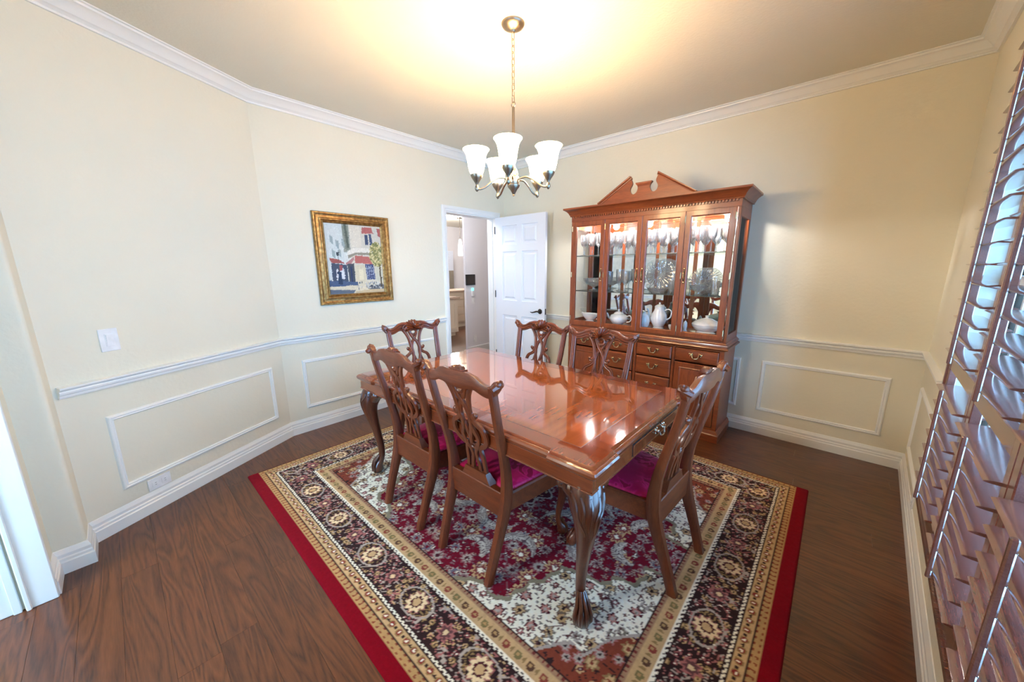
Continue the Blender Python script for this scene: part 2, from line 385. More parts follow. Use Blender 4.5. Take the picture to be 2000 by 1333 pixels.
struct(sweep_plan([AE, ALC[0], ALC[1], ALC[2]], base_sec).obj('baseboard_stub', m_trim, ang=25))
struct(sweep_plan([NE, NW, (0, -.055)], base_sec).obj('baseboard_back', m_trim, ang=25))
struct(sweep_plan([RW(4.14), RW(0)], base_sec).obj('baseboard_right', m_trim, ang=25))

frame_sec = [(0, 0), (.004, .010), (.008, .013), (.014, .013), (.018, .009), (.024, .011), (.028, .005), (.030, 0)]   # (inwards, proud)
def rect_frame(pt, s0, s1, z0, z1, sec, name, mat, parent=None, ang=25):
    """mitred moulding rectangle on a wall; pt(s,o)->plan point"""
    mb = M(); rings = []
    for (s, z, ds, dz) in ((s0, z0, 1, 1), (s1, z0, -1, 1), (s1, z1, -1, -1), (s0, z1, 1, -1)):
        rings.append([tuple(pt(s + ds * i, o)) + (z + dz * i,) for i, o in sec])
    rings.append(rings[0]); mb.loft(rings)
    return mb.obj(name, mat, parent, ang=ang)
BW = lambda s, o=0.0: (s, -o)
LWf = lambda s, o=0.0: (o, -s)
k = 4
for pt, s0, s1, lb in ((AW, .108, 1.128, 'white moulding panel on the angled wall'), (LWf, 1.13, 2.587, 'white moulding panel on the left wall'),
                       (BW, 2.983, 3.747, 'white moulding panel right of the china cabinet'), (BW, .12, 1.22, 'white moulding panel behind the door'),
                       (BW, 1.32, 2.832, 'white moulding panel behind the china cabinet'), (lambda s, o=0.0: RW(s, o), .14, .86, 'white moulding panel on the right wall')):
    struct(rect_frame(pt, s0, s1, .211, .652, frame_sec, 'trim_%d' % k, m_trim), lb); k += 1

# cased opening at far left
mb = M(); mb.bbox(.953, -4.053, 0, .976, -3.962, 2.2, .003); mb.bbox(.976, -4.05, 0, .986, -4.035, 2.2, .003)
struct(mb.obj('trim_%d' % k, m_trim), 'white casing of the opening at the far left'); k += 1
mb = M(); mb.bbox(.90, -4.16, 0, .966, -4.062, 2.2, .003); mb.bbox(.966, -4.085, 0, .974, -4.062, 2.2, .002)
struct(mb.obj('trim_%d' % k, m_trim), 'white jamb strip of the opening at the far left'); k += 1

# ------------------------------------------------------------------ doorway: casing, open door, hall and kitchen beyond
cs = [(0, 0), (0, .016), (.01, .020), (.03, .020), (.04, .014), (.06, .012), (.066, 0)]
mb = M(); rings = []
for (y, z, dy, dz) in ((DO1 + .075, 0, -1, 0), (DO1 + .075, DOZ + .075, -1, -1), (DO0 - .062, DOZ + .075, 1, -1), (DO0 - .062, 0, 1, 0)):
    rings.append([(o, y + dy * i, z + dz * i) for i, o in cs])
mb.loft(rings, True, True); door_trim = struct(mb.obj('trim_%d' % k, m_trim, ang=25), 'white casing around the doorway'); k += 1
mb = M(); mb.box(-TH - .01, DO0, 0, .0, DO0 - .02, DOZ); mb.box(-TH - .01, DO1, 0, 0, DO1 + .02, DOZ); mb.box(-TH - .01, DO0 - .02, DOZ, 0, DO1 + .02, DOZ + .02)
mb.box(-.09, DO0 + .012, 0, -.05, DO0, DOZ); mb.box(-.09, DO1 - .012, 0, -.05, DO1, DOZ)
struct(mb.obj('trim_%d' % k, m_trim, smooth=False), 'white door jamb lining'); k += 1
# open six-panel door parallel to the back wall
dY0, dY1 = -.205, -.170; dX0, dX1 = .035, .835; dH = 2.045
root = thing('door', 'white six panel door standing open against the back wall', 'door', (dX0, dY0, 0))
rects = [(.10, .34, 1.69, 1.93), (.445, .70, 1.69, 1.93), (.10, .34, 1.01, 1.62), (.445, .70, 1.01, 1.62), (.10, .34, .24, .83), (.445, .70, .24, .83)]
mb = M()
xs = [0, .12, .365, .445, .69, .80]
cols = [(.12, .365), (.445, .69)]; rws = [(.24, .83), (1.02, 1.63), (1.71, 1.94)]
def dbox(x0, x1, z0, z1, f=0, b=.035, t=M): mb.box(x0, f, z0, x1, b, z1)
dbox(0, .12, .01, dH); dbox(.365, .445, .01, dH); dbox(.69, .80, .01, dH)
for (z0, z1) in ((.01, .24), (.83, 1.02), (1.63, 1.71), (1.94, dH)):
    for (a, b) in cols: dbox(a, b, z0, z1)
mb.obj('door_frame', m_door, root, smooth=False)
for (a, b) in cols:
    for (z0, z1) in rws:
        mb = M(); R4 = lambda i, y: [(a + i, y, z0 + i), (b - i, y, z0 + i), (b - i, y, z1 - i), (a + i, y, z1 - i)]
        mb.loft([R4(0, .0), R4(.004, .010), R4(.018, .012), R4(.030, .012), R4(.048, .004), R4(.048, .031), R4(.03, .023), R4(.004, .025), R4(0, .035)], False, False)
        mb.add(R4(.048, .004), [(0, 1, 2, 3)]); mb.add(R4(.048, .031), [(0, 1, 2, 3)])
        mb.obj('door_panel', m_door, root, ang=20)
mb = M(); mb.lathe([(.001, 0), (.030, 0), (.032, -.004), (.028, -.010), (.012, -.014), (.010, -.04), (.001, -.042)], (.735, 0, .915), 20, axis='y')
mb.tube(cr([(.735, -.040, .915), (.715, -.046, .918), (.68, -.046, .908), (.645, -.044, .900), (.62, -.042, .904)], 5), [.009] * 10 + [.007] * 6 + [.005] * 5, 8)
mb.box(.800, .008, .88, .802, .027, .95)
mb.obj('door_handle', m_bronze, root)
for z in (.25, 1.05, 1.85):
    mb = M(); mb.lathe([(.006, 0), (.006, .09)], (-.004, -.004, z), 10); mb.obj('hinge', m_bronze, root)

# hall: floor, partition, ceiling, kitchen
mb = M(); mb.box(-6.2, -1.2, -.06, -.0, 4.8, -.0005); struct(mb.obj('floor_hall', m_floor, smooth=False), 'wood floor of the hall and kitchen beyond the door')
mb = M(); mb.box(-6.2, -1.5, HC, -.14, 4.8, HC + .05); struct(mb.obj('ceiling_hall', m_ceil, smooth=False))
m_hall = paint('hall_paint', srgb(228, 226, 230), .7, .1, 60, .3, .02)
wall_slab('wall_partition', (-1.1, .25), (-1.1, 1.4), 0, HC, .04, side=1, mat=m_hall)
wall_slab('wall_hall_end', (-1.2, -1.15), (-6.1, -1.15), 0, HC, .1, side=1, mat=m_hall)
wall_slab('wall_hall_front', (-.14, -1.15), (-1.3, -1.15), 0, HC, .1, side=1, mat=m_hall)
wall_slab('wall_kitchen_back', (-6.0, -1.2), (-6.0, 4.7), 0, HC, .1, side=1, mat=m_hall)
wall_slab('wall_kitchen_side', (-6.0, 4.6), (-.1, 4.6), 0, HC, .1, side=1, mat=m_hall)
wall_slab('wall_hall_right', (-.14, .14), (-.14, 4.7), 0, HC, .1, side=-1, mat=m_hall)
mb = M(); mb.box(-1.1 + 0, .245, 0, -1.085, 1.4, .12); struct(mb.obj('baseboard_hall', m_trim, smooth=False))
# wall tablet, night light, outlets on the partition
t = thing('wall_tablet', 'black square alarm keypad on the hall wall beyond the door', 'keypad', (-1.1, .345, 1.24))
mb = M(); mb.bbox(0, -.10, -.085, .02, .10, .085, .004); mb.obj('screen_case', m_black, t)
mb = M(); mb.box(.0201, -.085, -.065, .021, .085, .06); mb.obj('screen', simple('dark_screen', srgb(52, 46, 42), rough=.15), t, smooth=False)
t = thing('night_light', 'white plug-in night light glowing blue under the keypad', 'night light', (-1.1, .385, 1.03))
mb = M(); mb.bbox(0, -.022, -.06, .03, .022, .03, .006); mb.obj('housing', m_white, t)
mb = M(); mb.bbox(.004, -.02, .032, .028, .02, .075, .006); mb.obj('glowing_lens', emis('blue_glow', srgb(120, 220, 225), 1.5), t)
t = thing('light_switch', 'white rocker switch plate low on the hall wall', 'switch', (-1.1, .40, .90))
mb = M(); mb.bbox(0, -.035, -.057, .006, .035, .057, .002); mb.obj('plate', m_white, t)
mb = M(); mb.bbox(.006, -.014, -.03, .010, .014, .03, .002); mb.obj('rocker', m_white, t)
t = thing('wall_outlet', 'white outlet near the floor of the hall wall', 'outlet', (-1.1, .42, .25))
mb = M(); mb.bbox(0, -.035, -.057, .006, .035, .057, .002); mb.obj('plate', m_white, t)
for dz in (-.022, .022):
    mb = M(); mb.bbox(.006, -.014, dz - .014, .008, .014, dz + .014, .002); mb.obj('socket', m_white, t)
m_kit = paint('kitchen_cream', srgb(236, 222, 200), .4, 0, 60, .4, .01)
m_counter = simple('pale_counter', srgb(214, 190, 170), rough=.2)
t = thing('kitchen_cabinet', 'cream kitchen base cabinet with four drawers beyond the door', 'cabinet', (-3.4, 1.95, 0))
mb = M(); mb.box(-.6, -.35, .12, 0, .75, .86); mb.box(-.55, -.35, 0, -.06, .75, .12); mb.obj('carcass', m_kit, t, smooth=False)
mb = M(); mb.bbox(-.62, -.38, .862, .03, .78, .90, .005); mb.obj('counter_top', m_counter, t)
for i, (z0, z1) in enumerate(((.68, .84), (.50, .66), (.32, .48), (.15, .30))):
    for y0 in (-.33, .205):
        mb = M(); mb.bbox(0, y0, z0, .018, y0 + .515, z1, .004); d = mb.obj('drawer', m_kit, t)
        mb = M(); mb.bbox(.018, y0 + .22, (z0 + z1) / 2 - .006, .035, y0 + .30, (z0 + z1) / 2 + .006, .003); mb.obj('pull', m_bronze, d)
t = thing('kitchen_island', 'cream kitchen island end with pale counter beyond the door', 'cabinet', (-2.6, 1.05, 0))
mb = M(); mb.box(-.5, -.5, .08, 0, .245, .79); mb.obj('end_panel', m_kit, t, smooth=False)
mb = M(); mb.box(-.46, -.46, 0, -.05, .2, .08); mb.obj('toe_kick', m_kit, t, smooth=False)
mb = M(); mb.bbox(-.54, -.54, .79, .04, .29, .83, .005); mb.obj('counter_top', m_counter, t)
rect_frame(lambda s, o=0: (0 + o, -s), -.2, .45, .14, .73, [(0, 0), (0, .012), (.05, .012), (.05, 0)], 'panel_frame', m_kit, t, 20)
t = thing('kitchen_cabinet', 'grey tall refrigerator panel behind the pendant lamp', 'cabinet', (-5.3, 3.0, 0))
mb = M(); mb.bbox(-.6, -.75, .0, 0, .40, 1.92, .004); mb.obj('carcass', simple('grey_panel', srgb(186, 192, 206), rough=.3), t)
mb = M(); mb.bbox(0, .22, .12, .02, .38, 1.35, .004); mb.obj('oven_door', simple('dark_oven', srgb(120, 112, 100), rough=.25), t)
t = thing('pendant_lamp', 'slim glowing glass pendant lamp in the kitchen', 'pendant lamp', (-4.17, 2.74, HC))
mb = M(); mb.lathe([(.001, 0), (.07, 0), (.065, -.018), (.001, -.02)], n=16); mb.obj('canopy', m_bronze, t)
mb = M(); mb.lathe([(.006, -.02), (.006, -.56)], n=8); mb.obj('rod', m_bronze, t)
mb = M(); mb.lathe([(.02, -.54), (.04, -.60), (.055, -.75), (.06, -.95), (.058, -.96), (.001, -.955)], n=16); mb.obj('lamp_shade', emis('pendant_glow', (1, .95, .9, 1), 6), t)
def point(name, loc, w, col, rad=.05):
    l = bpy.data.lights.new(name, 'POINT'); l.energy = w; l.color = col; l.shadow_soft_size = rad
    o = bpy.data.objects.new(name, l); COL.objects.link(o); o.location = loc; return o
point('entry_fill_light', (1.55, -5.15, 2.35), 135, (.90, .96, 1), .2)  # added fill without a fixture, brightens mirror reflections and the back wall
point('kitchen_fill_light', (-4.0, 2.2, 2.4), 160, (1, .95, .9), .15)  # added bare lamp that lifts the kitchen, separate from the pendant
point('hall_fill_light', (-.50, -.65, 2.30), 42, (.95, .95, 1.0), .15)  # added bare lamp, brightens the partition beyond the doorway

# ------------------------------------------------------------------ wall fittings in the room
def wall_xf(pt, s, z):
    """local (a along wall, o out, z)"""
    return lambda a, o, q: (*pt(s + a, o), z + q)
t = thing('light_switch', 'white rocker light switch on the angled wall', 'switch', (*AW(1.04), 1.062))
inv = Matrix.Translation(Vector((*AW(1.04), 1.062))).inverted()
def local(root_loc, f): return lambda a, o, q: tuple(Vector(f(a, o, q)) - Vector(root_loc))
SL = (*AW(1.04), 1.062)
mb = M(); mb.bbox(-.040, 0, -.061, .040, .006, .061, .002); mb.obj('plate', m_white, t, xf=local(SL, wall_xf(AW, 1.04, 1.062)))
mb = M(); mb.bbox(-.018, .006, -.034, .018, .009, .034, .002); mb.obj('rocker_frame', m_white, t, xf=local(SL, wall_xf(AW, 1.04, 1.062)))
mb = M(); mb.loft([[(-.014, .009, -.03), (.014, .009, -.03), (.014, .009, .03), (-.014, .009, .03)], [(-.014, .010, -.03), (.014, .010, -.03), (.014, .014, .03), (-.014, .014, .03)]], True, True); mb.obj('rocker', m_white, t, xf=local(SL, wall_xf(AW, 1.04, 1.062)))
def outlet(label, pt, s, z, horiz=True):
    SL = (*pt(s), z); t = thing('wall_outlet', label, 'outlet', SL); X = local(SL, wall_xf(pt, s, z))
    a, b = (.058, .036) if horiz else (.036, .058)
    mb = M(); mb.bbox(-a, 0, -b, a, .006, b, .002); mb.obj('plate', m_white, t, xf=X)
    for d in (-.024, .024):
        mb = M(); cx, cz = (d, 0) if horiz else (0, d)
        mb.bbox(cx - .016, .006, cz - .016, cx + .016, .008, cz + .016, .002); mb.obj('socket', m_white, t, xf=X)
        mb = M()
        if horiz: mb.box(cx - .006, .0081, cz - .007, cx + .002, .0083, cz - .005); mb.box(cx - .006, .0081, cz + .005, cx + .002, .0083, cz + .007)
        else: mb.box(cx - .007, .0081, cz - .002, cx - .005, .0083, cz + .006); mb.box(cx + .005, .0081, cz - .002, cx + .007, .0083, cz + .006)
        mb.obj('slots', m_black, t, xf=X, smooth=False)
outlet('white horizontal wall outlet above the baseboard of the angled wall', AW, .963, .164, True)
outlet('white wall outlet low on the right wall by the shutters', lambda s, o=0: RW(s, o), .80, .165, False)

# ------------------------------------------------------------------ painting
t = thing('painting', 'gold framed painting of a street cafe with red awnings', 'painting', (.0, -2.03, 1.51))
pf = [(0, 0), (0, .022), (.006, .030), (.014, .030), (.018, .022), (.030, .018), (.048, .022), (.056, .030), (.062, .030), (.066, .022), (.072, .018), (.080, .024), (.086, .018), (.090, .012), (.090, 0)]
PX0, PX1, PZ0, PZ1 = -.3485, .3485, -.396, .402
rect_frame(lambda s, o=0: (o + .002, s), PX0, PX1, PZ0, PZ1, pf, 'frame', m_gold, t, 20)
# carved beads of the frame
mb = M()
for side in range(4):
    L = (PX1 - PX0) if side % 2 == 0 else (PZ1 - PZ0); n = int(L / .013)
    for i in range(n):
        u = (i + .5) / n
        if side == 0: c = (PX0 + .024 + (L - .048) * u, PZ0 + .024)
        elif side == 2: c = (PX0 + .024 + (L - .048) * u, PZ1 - .024)
        elif side == 1: c = (PX0 + .024, PZ0 + .024 + (L - .048) * u)
        else: c = (PX1 - .024, PZ0 + .024 + (L - .048) * u)
        mb.ball((.021, c[0], c[1]), .0042, 6)
mb.obj('beading', m_gold, t)
def paint_canvas():
    W, H = 120, 148; img = np.zeros((H, W, 3)); rs = np.random.RandomState(4)
    Y, X = np.mgrid[0:H, 0:W]; u = X / (W - 1); v = 1 - Y / (H - 1)     # v: 0 top..1 bottom after flip (row 0 = bottom)
    C = lambda *c: np.array(srgb(*c)[:3])
    def fill(mask, col, j=.0):
        img[mask] = C(*col)
    fill(u >= 0, (214, 222, 214))
    fill((u < .30), (206, 218, 214)); fill((u > .30) & (u < .42) & (v < .40), (150, 160, 148)); fill((u > .42), (214, 208, 186))
    def poly(pts, col):
        p = np.array(pts); ins = np.zeros(u.shape, bool); n = len(p)
        for i in range(n):
            x1, y1 = p[i]; x2, y2 = p[(i + 1) % n]
            c = ((y1 > v) != (y2 > v)) & (u < (x2 - x1) * (v - y1) / (y2 - y1 + 1e-9) + x1); ins ^= c
        img[ins] = C(*col)
    # left facade windows
    for (a, b) in ((.08, .16), (.17, .22), (.10, .36), (.20, .34), (.27, .2)): poly([(a, b), (a + .05, b + .03), (a + .05, b + .14), (a, b + .10)], (150, 172, 172))
    poly([(.30, .03), (.40, .03), (.40, .36), (.33, .38)], (128, 140, 124)); poly([(.33, .0), (.37, .0), (.40, .34), (.36, .34)], (92, 106, 94))
    # corner building
    poly([(.42, .03), (.62, .02), (.62, .32), (.44, .32)], (226, 216, 190))
    poly([(.65, .03), (.83, .02), (.86, .11), (.64, .12)], (196, 92, 86)); poly([(.93, .03), (1, .03), (1, .16), (.95, .14)], (186, 84, 78))
    poly([(.69, .13), (.75, .13), (.75, .28), (.69, .28)], (64, 84, 122)); poly([(.77, .12), (.82, .12), (.83, .28), (.78, .28)], (70, 90, 128))
    poly([(.36, .38), (.50, .33), (.80, .33), (.80, .40), (.50, .40), (.36, .46)], (232, 226, 206)); poly([(.36, .44), (.5, .40), (.80, .40), (.8, .43), (.5, .43), (.37, .49)], (150, 146, 124))
    poly([(.49, .44), (.80, .46), (.84, .57), (.47, .55)], (198, 92, 82)); poly([(.30, .56), (.47, .46), (.47, .50), (.36, .60)], (186, 120, 120))
    poly([(.04, .48), (.20, .50), (.30, .56), (.06, .55)], (168, 78, 72))
    poly([(.06, .55), (.33, .58), (.33, .82), (.06, .84)], (64, 84, 112)); poly([(.14, .64), (.26, .62), (.28, .78), (.13, .80)], (214, 220, 226)); poly([(.20, .58), (.25, .58), (.25, .66), (.19, .66)], (170, 70, 80))
    poly([(.34, .56), (.46, .56), (.46, .84), (.35, .84)], (74, 84, 98)); poly([(.38, .60), (.42, .60), (.42, .84), (.38, .84)], (44, 66, 108))
    poly([(.47, .58), (.66, .58), (.66, .83), (.47, .83)], (220, 206, 164)); poly([(.53, .64), (.62, .64), (.62, .80), (.53, .80)], (236, 222, 176))
    poly([(.66, .57), (.82, .57), (.84, .80), (.68, .80)], (58, 76, 128))
    for i in range(4): poly([(.68 + .04 * i, .59), (.69 + .04 * i, .59), (.70 + .04 * i, .79), (.69 + .04 * i, .79)], (150, 170, 200))
    for i in range(3): poly([(.67, .62 + .05 * i), (.82, .62 + .05 * i), (.82, .627 + .05 * i), (.67, .627 + .05 * i)], (150, 170, 200))
    poly([(.84, .60), (1, .60), (1, .84), (.85, .84)], (206, 204, 176))
    # street
    poly([(0, .83), (1, .82), (1, 1), (0, 1)], (222, 210, 172)); poly([(.0, .80), (.5, .83), (.5, .88), (0, .89)], (66, 96, 140)); poly([(0, .93), (.45, .95), (.4, 1), (0, 1)], (92, 110, 132)); poly([(.45, .97), (1, .93), (1, 1), (.45, 1)], (214, 186, 130))
    poly([(.80, .88), (1, .88), (1, .95), (.70, .95)], (100, 108, 116))
    # figure and lamp post
    poly([(.15, .68), (.22, .68), (.23, .86), (.16, .86)], (44, 70, 104)); poly([(.17, .63), (.20, .63), (.20, .68), (.17, .68)], (60, 60, 72)); poly([(.185, .44), (.195, .44), (.195, .66), (.185, .66)], (90, 100, 104)); poly([(.16, .40), (.22, .40), (.20, .45), (.17, .45)], (70, 80, 88))
    # cafe tables and chairs
    for i in range(60):
        cx, cy = .48 + .48 * rs.rand(), .82 + .10 * rs.rand(); w = .01 + .02 * rs.rand(); poly([(cx, cy), (cx + w, cy), (cx + w, cy + .03), (cx, cy + .03)], [(70, 80, 96), (180, 186, 186), (126, 132, 138), (216, 214, 200)][i % 4])
    # tree
    for i in range(360):
        a, rr = rs.rand() * 2 * PI, rs.rand() ** .6; cx, cy = .89 + .13 * rr * math.cos(a), .42 + .18 * rr * math.sin(a); s = .010 + .014 * rs.rand()
        if cx > 1: continue
        img[((u - cx) ** 2 + ((v - cy) * 1.2) ** 2) < s * s] = C(*[(196, 184, 96), (160, 156, 66), (130, 136, 66), (222, 208, 130)][rs.randint(4)])
    poly([(.93, .56), (.955, .56), (.96, .92), (.935, .92)], (84, 72, 52))
    # brush strokes: soften and streak
    src = img.copy()
    for i in range(2600):
        x, y = rs.randint(3, W - 4), rs.randint(3, H - 4); c = src[y, x] * (1 + .28 * (rs.rand() - .5)); l = rs.randint(1, 4)
        if rs.rand() < .5: img[y:y + 1 + rs.randint(2), x:x + l] = c
        else: img[y:y + l, x:x + 1 + rs.randint(2)] = c
    g = img.mean(-1, keepdims=True); img = (img * .68 + g * .32) * .88
    return np.clip(img, 0, 1)
def grid_plane(name, W, H, cols, pos, attr, mat, parent=None):
    n = W * H; co = pos.reshape(-1, 3).astype(np.float32)
    i = np.arange((H - 1) * (W - 1)); r_, c_ = i // (W - 1), i % (W - 1); a = r_ * W + c_
    q = np.stack([a, a + 1, a + W + 1, a + W], 1).astype(np.int32)
    me = bpy.data.meshes.new(name); me.vertices.add(n); me.vertices.foreach_set('co', co.ravel())
    me.loops.add(q.size); me.loops.foreach_set('vertex_index', q.ravel()); me.polygons.add(len(q)); me.polygons.foreach_set('loop_start', (np.arange(len(q)) * 4).astype(np.int32))
    me.update(calc_edges=True)
    at = me.attributes.new(attr, 'FLOAT_COLOR', 'POINT'); rgba = np.ones((n, 4), np.float32); rgba[:, :3] = cols.reshape(-1, 3); at.data.foreach_set('color', rgba.ravel())
    me.materials.append(mat); me.validate(); o = bpy.data.objects.new(name, me); COL.objects.link(o)
    if parent: o.parent = parent
    return o
img = paint_canvas(); H, W = img.shape[:2]
Yg, Xg = np.mgrid[0:H, 0:W]; uu = Xg / (W - 1); vv = 1 - Yg / (H - 1)
pos = np.stack([np.full(uu.shape, .012), PX0 + .088 + (PX1 - PX0 - .176) * uu, PZ1 - .088 - (PZ1 - PZ0 - .176) * vv], -1)
grid_plane('canvas', W, H, img, pos, 'Col', vcol_mat('canvas_paint', 'Col', .5, 0, .1, .2), t)
mb = M(); mb.box(.002, PX0 + .02, PZ0 + .02, .011, PX1 - .02, PZ1 - .02); mb.obj('backing', m_black, t, smooth=False)

# ------------------------------------------------------------------ rug
RX0, RX1, RY0, RY1 = .481, 3.411, -3.160, -.769
def rug():
    st = .006; nx = int((RX1 - RX0) / st); ny = int((RY1 - RY0) / st)
    x = np.linspace(RX0, RX1, nx); y = np.linspace(RY0, RY1, ny); X, Y = np.meshgrid(x, y)
    C = lambda *c: np.array(srgb(*c)[:3])
    maroon = C(104, 16, 36); deep = C(70, 24, 36); ivory = C(234, 228, 212); tan = C(182, 154, 116); olive = C(134, 112, 76); dark = C(46, 32, 34); rose = C(150, 96, 96); grey = C(160, 152, 146); rust = C(118, 58, 44); red = C(108, 5, 22); gold = C(164, 134, 92)
    # distances from the edges (the plain red selvedge is wide on the near and right sides only)
    dn = Y - RY0; df = RY1 - Y; dl = X - RX0; dr = RX1 - X
    off = .062
    en = dn - off; er = dr - off; ef = df - .012; el = dl - .012
    d = np.minimum(np.minimum(en, er), np.minimum(ef, el))
    along = np.where((d == en) | (d == ef), X, Y)
    cx, cy = (RX0 + .012 + RX1 - off) / 2, (RY0 + off + RY1 - .012) / 2; hx, hy = (RX1 - off - RX0 - .012) / 2, (RY1 - .012 - RY0 - off) / 2
    U = np.abs(X - cx); V = np.abs(Y - cy); SU = X - cx; SV = Y - cy
    img = np.zeros(X.shape + (3,)); img[:] = red
    rs = np.random.RandomState(3)
    def put(mask, col): img[mask] = col
    def band(a, b): return (d >= a) & (d < b)
    # outer small guard stripe
    put(band(0, .004), dark); put(band(.004, .034), gold)
    mm = band(.008, .030); ph = (along / .030) % 1; put(mm & (np.abs(ph - .5) < .16 + .1 * np.sin(d / .026 * 6.28)), rust)
    put(band(.034, .038), dark); put(band(.038, .082), tan)
    ph = (along / .052) % 1 - .5; rr = np.hypot(ph * .052, d - .060)
    put(band(.038, .082) & (rr < .016), olive); put(band(.038, .082) & (rr < .011), C(120, 44, 44)); put(band(.038, .082) & (rr < .005), ivory)
    ph2 = ((along + .026) / .052) % 1 - .5; rr2 = np.hypot(ph2 * .052, d - .060); put(band(.038, .082) & (rr2 < .007), dark)
    put(band(.082, .085), dark); put(band(.085, .100), ivory); put(band(.087, .098) & (((along * .7 + d) / .016) % 1 < .35), dark)
    put(band(.100, .104), dark)
    # main dark border with palmettes and scrolling stems
    B = band(.104, .262); put(B, dark)
    bc = .183; per = .40
    a0 = along; q = (a0 / per) % 1 - .5; w = d - bc
    def blossoms(mask, P, Q, px, py, cell, rad, cols, petals=8, seed=0):
        """rosettes on a jittered lattice; P,Q coordinates"""
        gi = np.floor(P / cell).astype(int); gj = np.floor(Q / cell).astype(int)
        for di in (-1, 0, 1):
            for dj in (-1, 0, 1):
                I = gi + di; J = gj + dj
                h = np.sin(I * 127.1 + J * 311.7 + seed) * 43758.5453; h1 = h - np.floor(h); h = np.sin(I * 269.5 + J * 183.3 + seed) * 43758.5453; h2 = h - np.floor(h); h = np.sin(I * 33.5 + J * 97.3 + seed) * 9758.5453; h3 = h - np.floor(h)
                ccx = (I + .5 + (h1 - .5) * .7) * cell; ccy = (J + .5 + (h2 - .5) * .7) * cell
                dx, dy = P - ccx, Q - ccy; R = np.hypot(dx, dy); A = np.arctan2(dy, dx)
                r0 = rad * (.55 + .45 * h3); pr = r0 * (1 + .22 * np.cos(petals * A + 6 * h1))
                k = (h3 * len(cols)).astype(int) % len(cols)
                for ci, (c1, c2, c3) in enumerate(cols):
                    s = mask & (k == ci); img[s & (R < pr)] = c1; img[s & (R < pr * .72)] = c2; img[s & (R < pr * .33)] = c3
    def vines(mask, P, Q, cell, col, seed, th=.09, wdt=.0):
        f = np.sin(P / cell * 3.1 + 1.7 * np.sin(Q / cell * 2.3 + seed)) + np.sin(Q / cell * 2.7 + 1.9 * np.sin(P / cell * 2.1 + seed * 1.7))
        put(mask & (np.abs(f) < th), col)
    vines(B, a0, w, .034, grey, 1.0, .13); vines(B, a0, w, .026, rose, 4.0, .10)
    blossoms(B, a0, w, 0, 0, .034, .013, [(grey, rose, dark), (rose, deep, ivory), (tan, dark, rose), (olive, tan, dark)], 6, 2.0)
    R = np.hypot(q * per, w * .95); A = np.arctan2(w, q * per)
    rg = np.hypot(q * per / 1.55, w * 1.0); put(B & (np.abs(rg - .058) < .0035), grey); put(B & (rg < .052), dark)
    vines(B & (rg < .052), a0, w, .014, olive, 2.0, .3)
    put(B & (R < .047 * (1 + .14 * np.cos(10 * A))), rose); put(B & (R < .042 * (1 + .16 * np.cos(10 * A))), C(214, 196, 160)); put(B & (R < .026 * (1 + .12 * np.cos(10 * A))), deep); put(B & (R < .018), tan)
    q2 = ((a0 + per / 2) / per) % 1 - .5; R2 = np.hypot(q2 * per, w); A2 = np.arctan2(w, q2 * per); put(B & (R2 < .034 * (1 + .2 * np.cos(7 * A2))), rose); put(B & (R2 < .024 * (1 + .2 * np.cos(7 * A2))), C(90, 60, 64)); put(B & (R2 < .011), C(206, 186, 150))
    put(band(.262, .266), dark); put(band(.266, .282), ivory); put(band(.268, .280) & (((along * .7 + d) / .018) % 1 < .4), dark); put(band(.282, .285), dark)
    put(band(.285, .342), tan); ph = (along / .060) % 1 - .5; rr = np.hypot(ph * .060, d - .313); k2 = (np.floor(along / .060).astype(int)) % 3
    for i, cc in enumerate((C(84, 60, 48), C(126, 60, 52), C(112, 104, 70))):
        s = band(.285, .342) & (k2 == i); put(s & (rr < .016), cc); put(s & (rr < .007), gold)
    ph3 = ((along + .03) / .060) % 1 - .5; put(band(.290, .338) & (np.hypot(ph3 * .06, (d - .313) * .5) < .006), olive)
    put(band(.342, .345), dark); put(band(.345, .364), C(150, 120, 96)); put(band(.348, .361) & (((along) / .022) % 1 < .35), C(110, 50, 46)); put(band(.364, .368), dark)
    # field
    F = d >= .368
    mirU, mirV = U, V
    put(F, maroon)
    # medallion outline measured on the photo (quarter)
    q1 = [(0, .83), (.275, .83), (.31, .77), (.36, .735), (.41, .705), (.45, .725), (.50, .725), (.545, .70), (.565, .64), (.58, .56), (.62, .50), (.635, .42), (.66, .385), (.72, .37), (.78, .355), (.83, .35), (.85, .30), (.875, .265), (.93, .26), (.96, .20), (.95, .13), (1.1, .10), (1.1, 0)]
    p = np.array(cr(q1, 4))
    p[:, 0] += .010 * np.cos(np.arange(len(p)) * 1.3); p[0] = (-.05, .83); p[-1] = (1.1, -.05)
    def inside(poly, PX, PY):
        ins = np.zeros(PX.shape, bool); n = len(poly)
        for i in range(n):
            x1, y1 = poly[i]; x2, y2 = poly[(i + 1) % n]; c = ((y1 > PY) != (y2 > PY)) & (PX < (x2 - x1) * (PY - y1) / (y2 - y1 + 1e-12) + x1); ins ^= c
        return ins
    full = np.vstack([p, [(-.05, -.05)]])
    med = inside(full, U, V)
    big = inside(full * np.array([1.0, 1.0]) + np.array([.016, .016]) * (full > 0), U, V)
    iv = F & ~med; put(iv, ivory)
    # rust spandrels in the far corners of the ivory
    sp = [(1.12, .42), (1.04, .50), (.985, .56), (.965, .61), (.95, .66), (.935, .69), (.89, .675), (.86, .69), (.83, .735), (.79, .79), (.75, .84), (1.12, .84)]
    sp = np.array(sp); spm = inside(sp, U, V) & F
    vines(iv, U, V, .052, C(96, 62, 60), 3.0, .10); blossoms(iv, U, V, 0, 0, .074, .028, [(C(88, 62, 60), rose, ivory), (grey, C(110, 100, 92), ivory), (deep, C(170, 120, 112), grey), (C(104, 92, 84), tan, dark)], 6, 5.0)
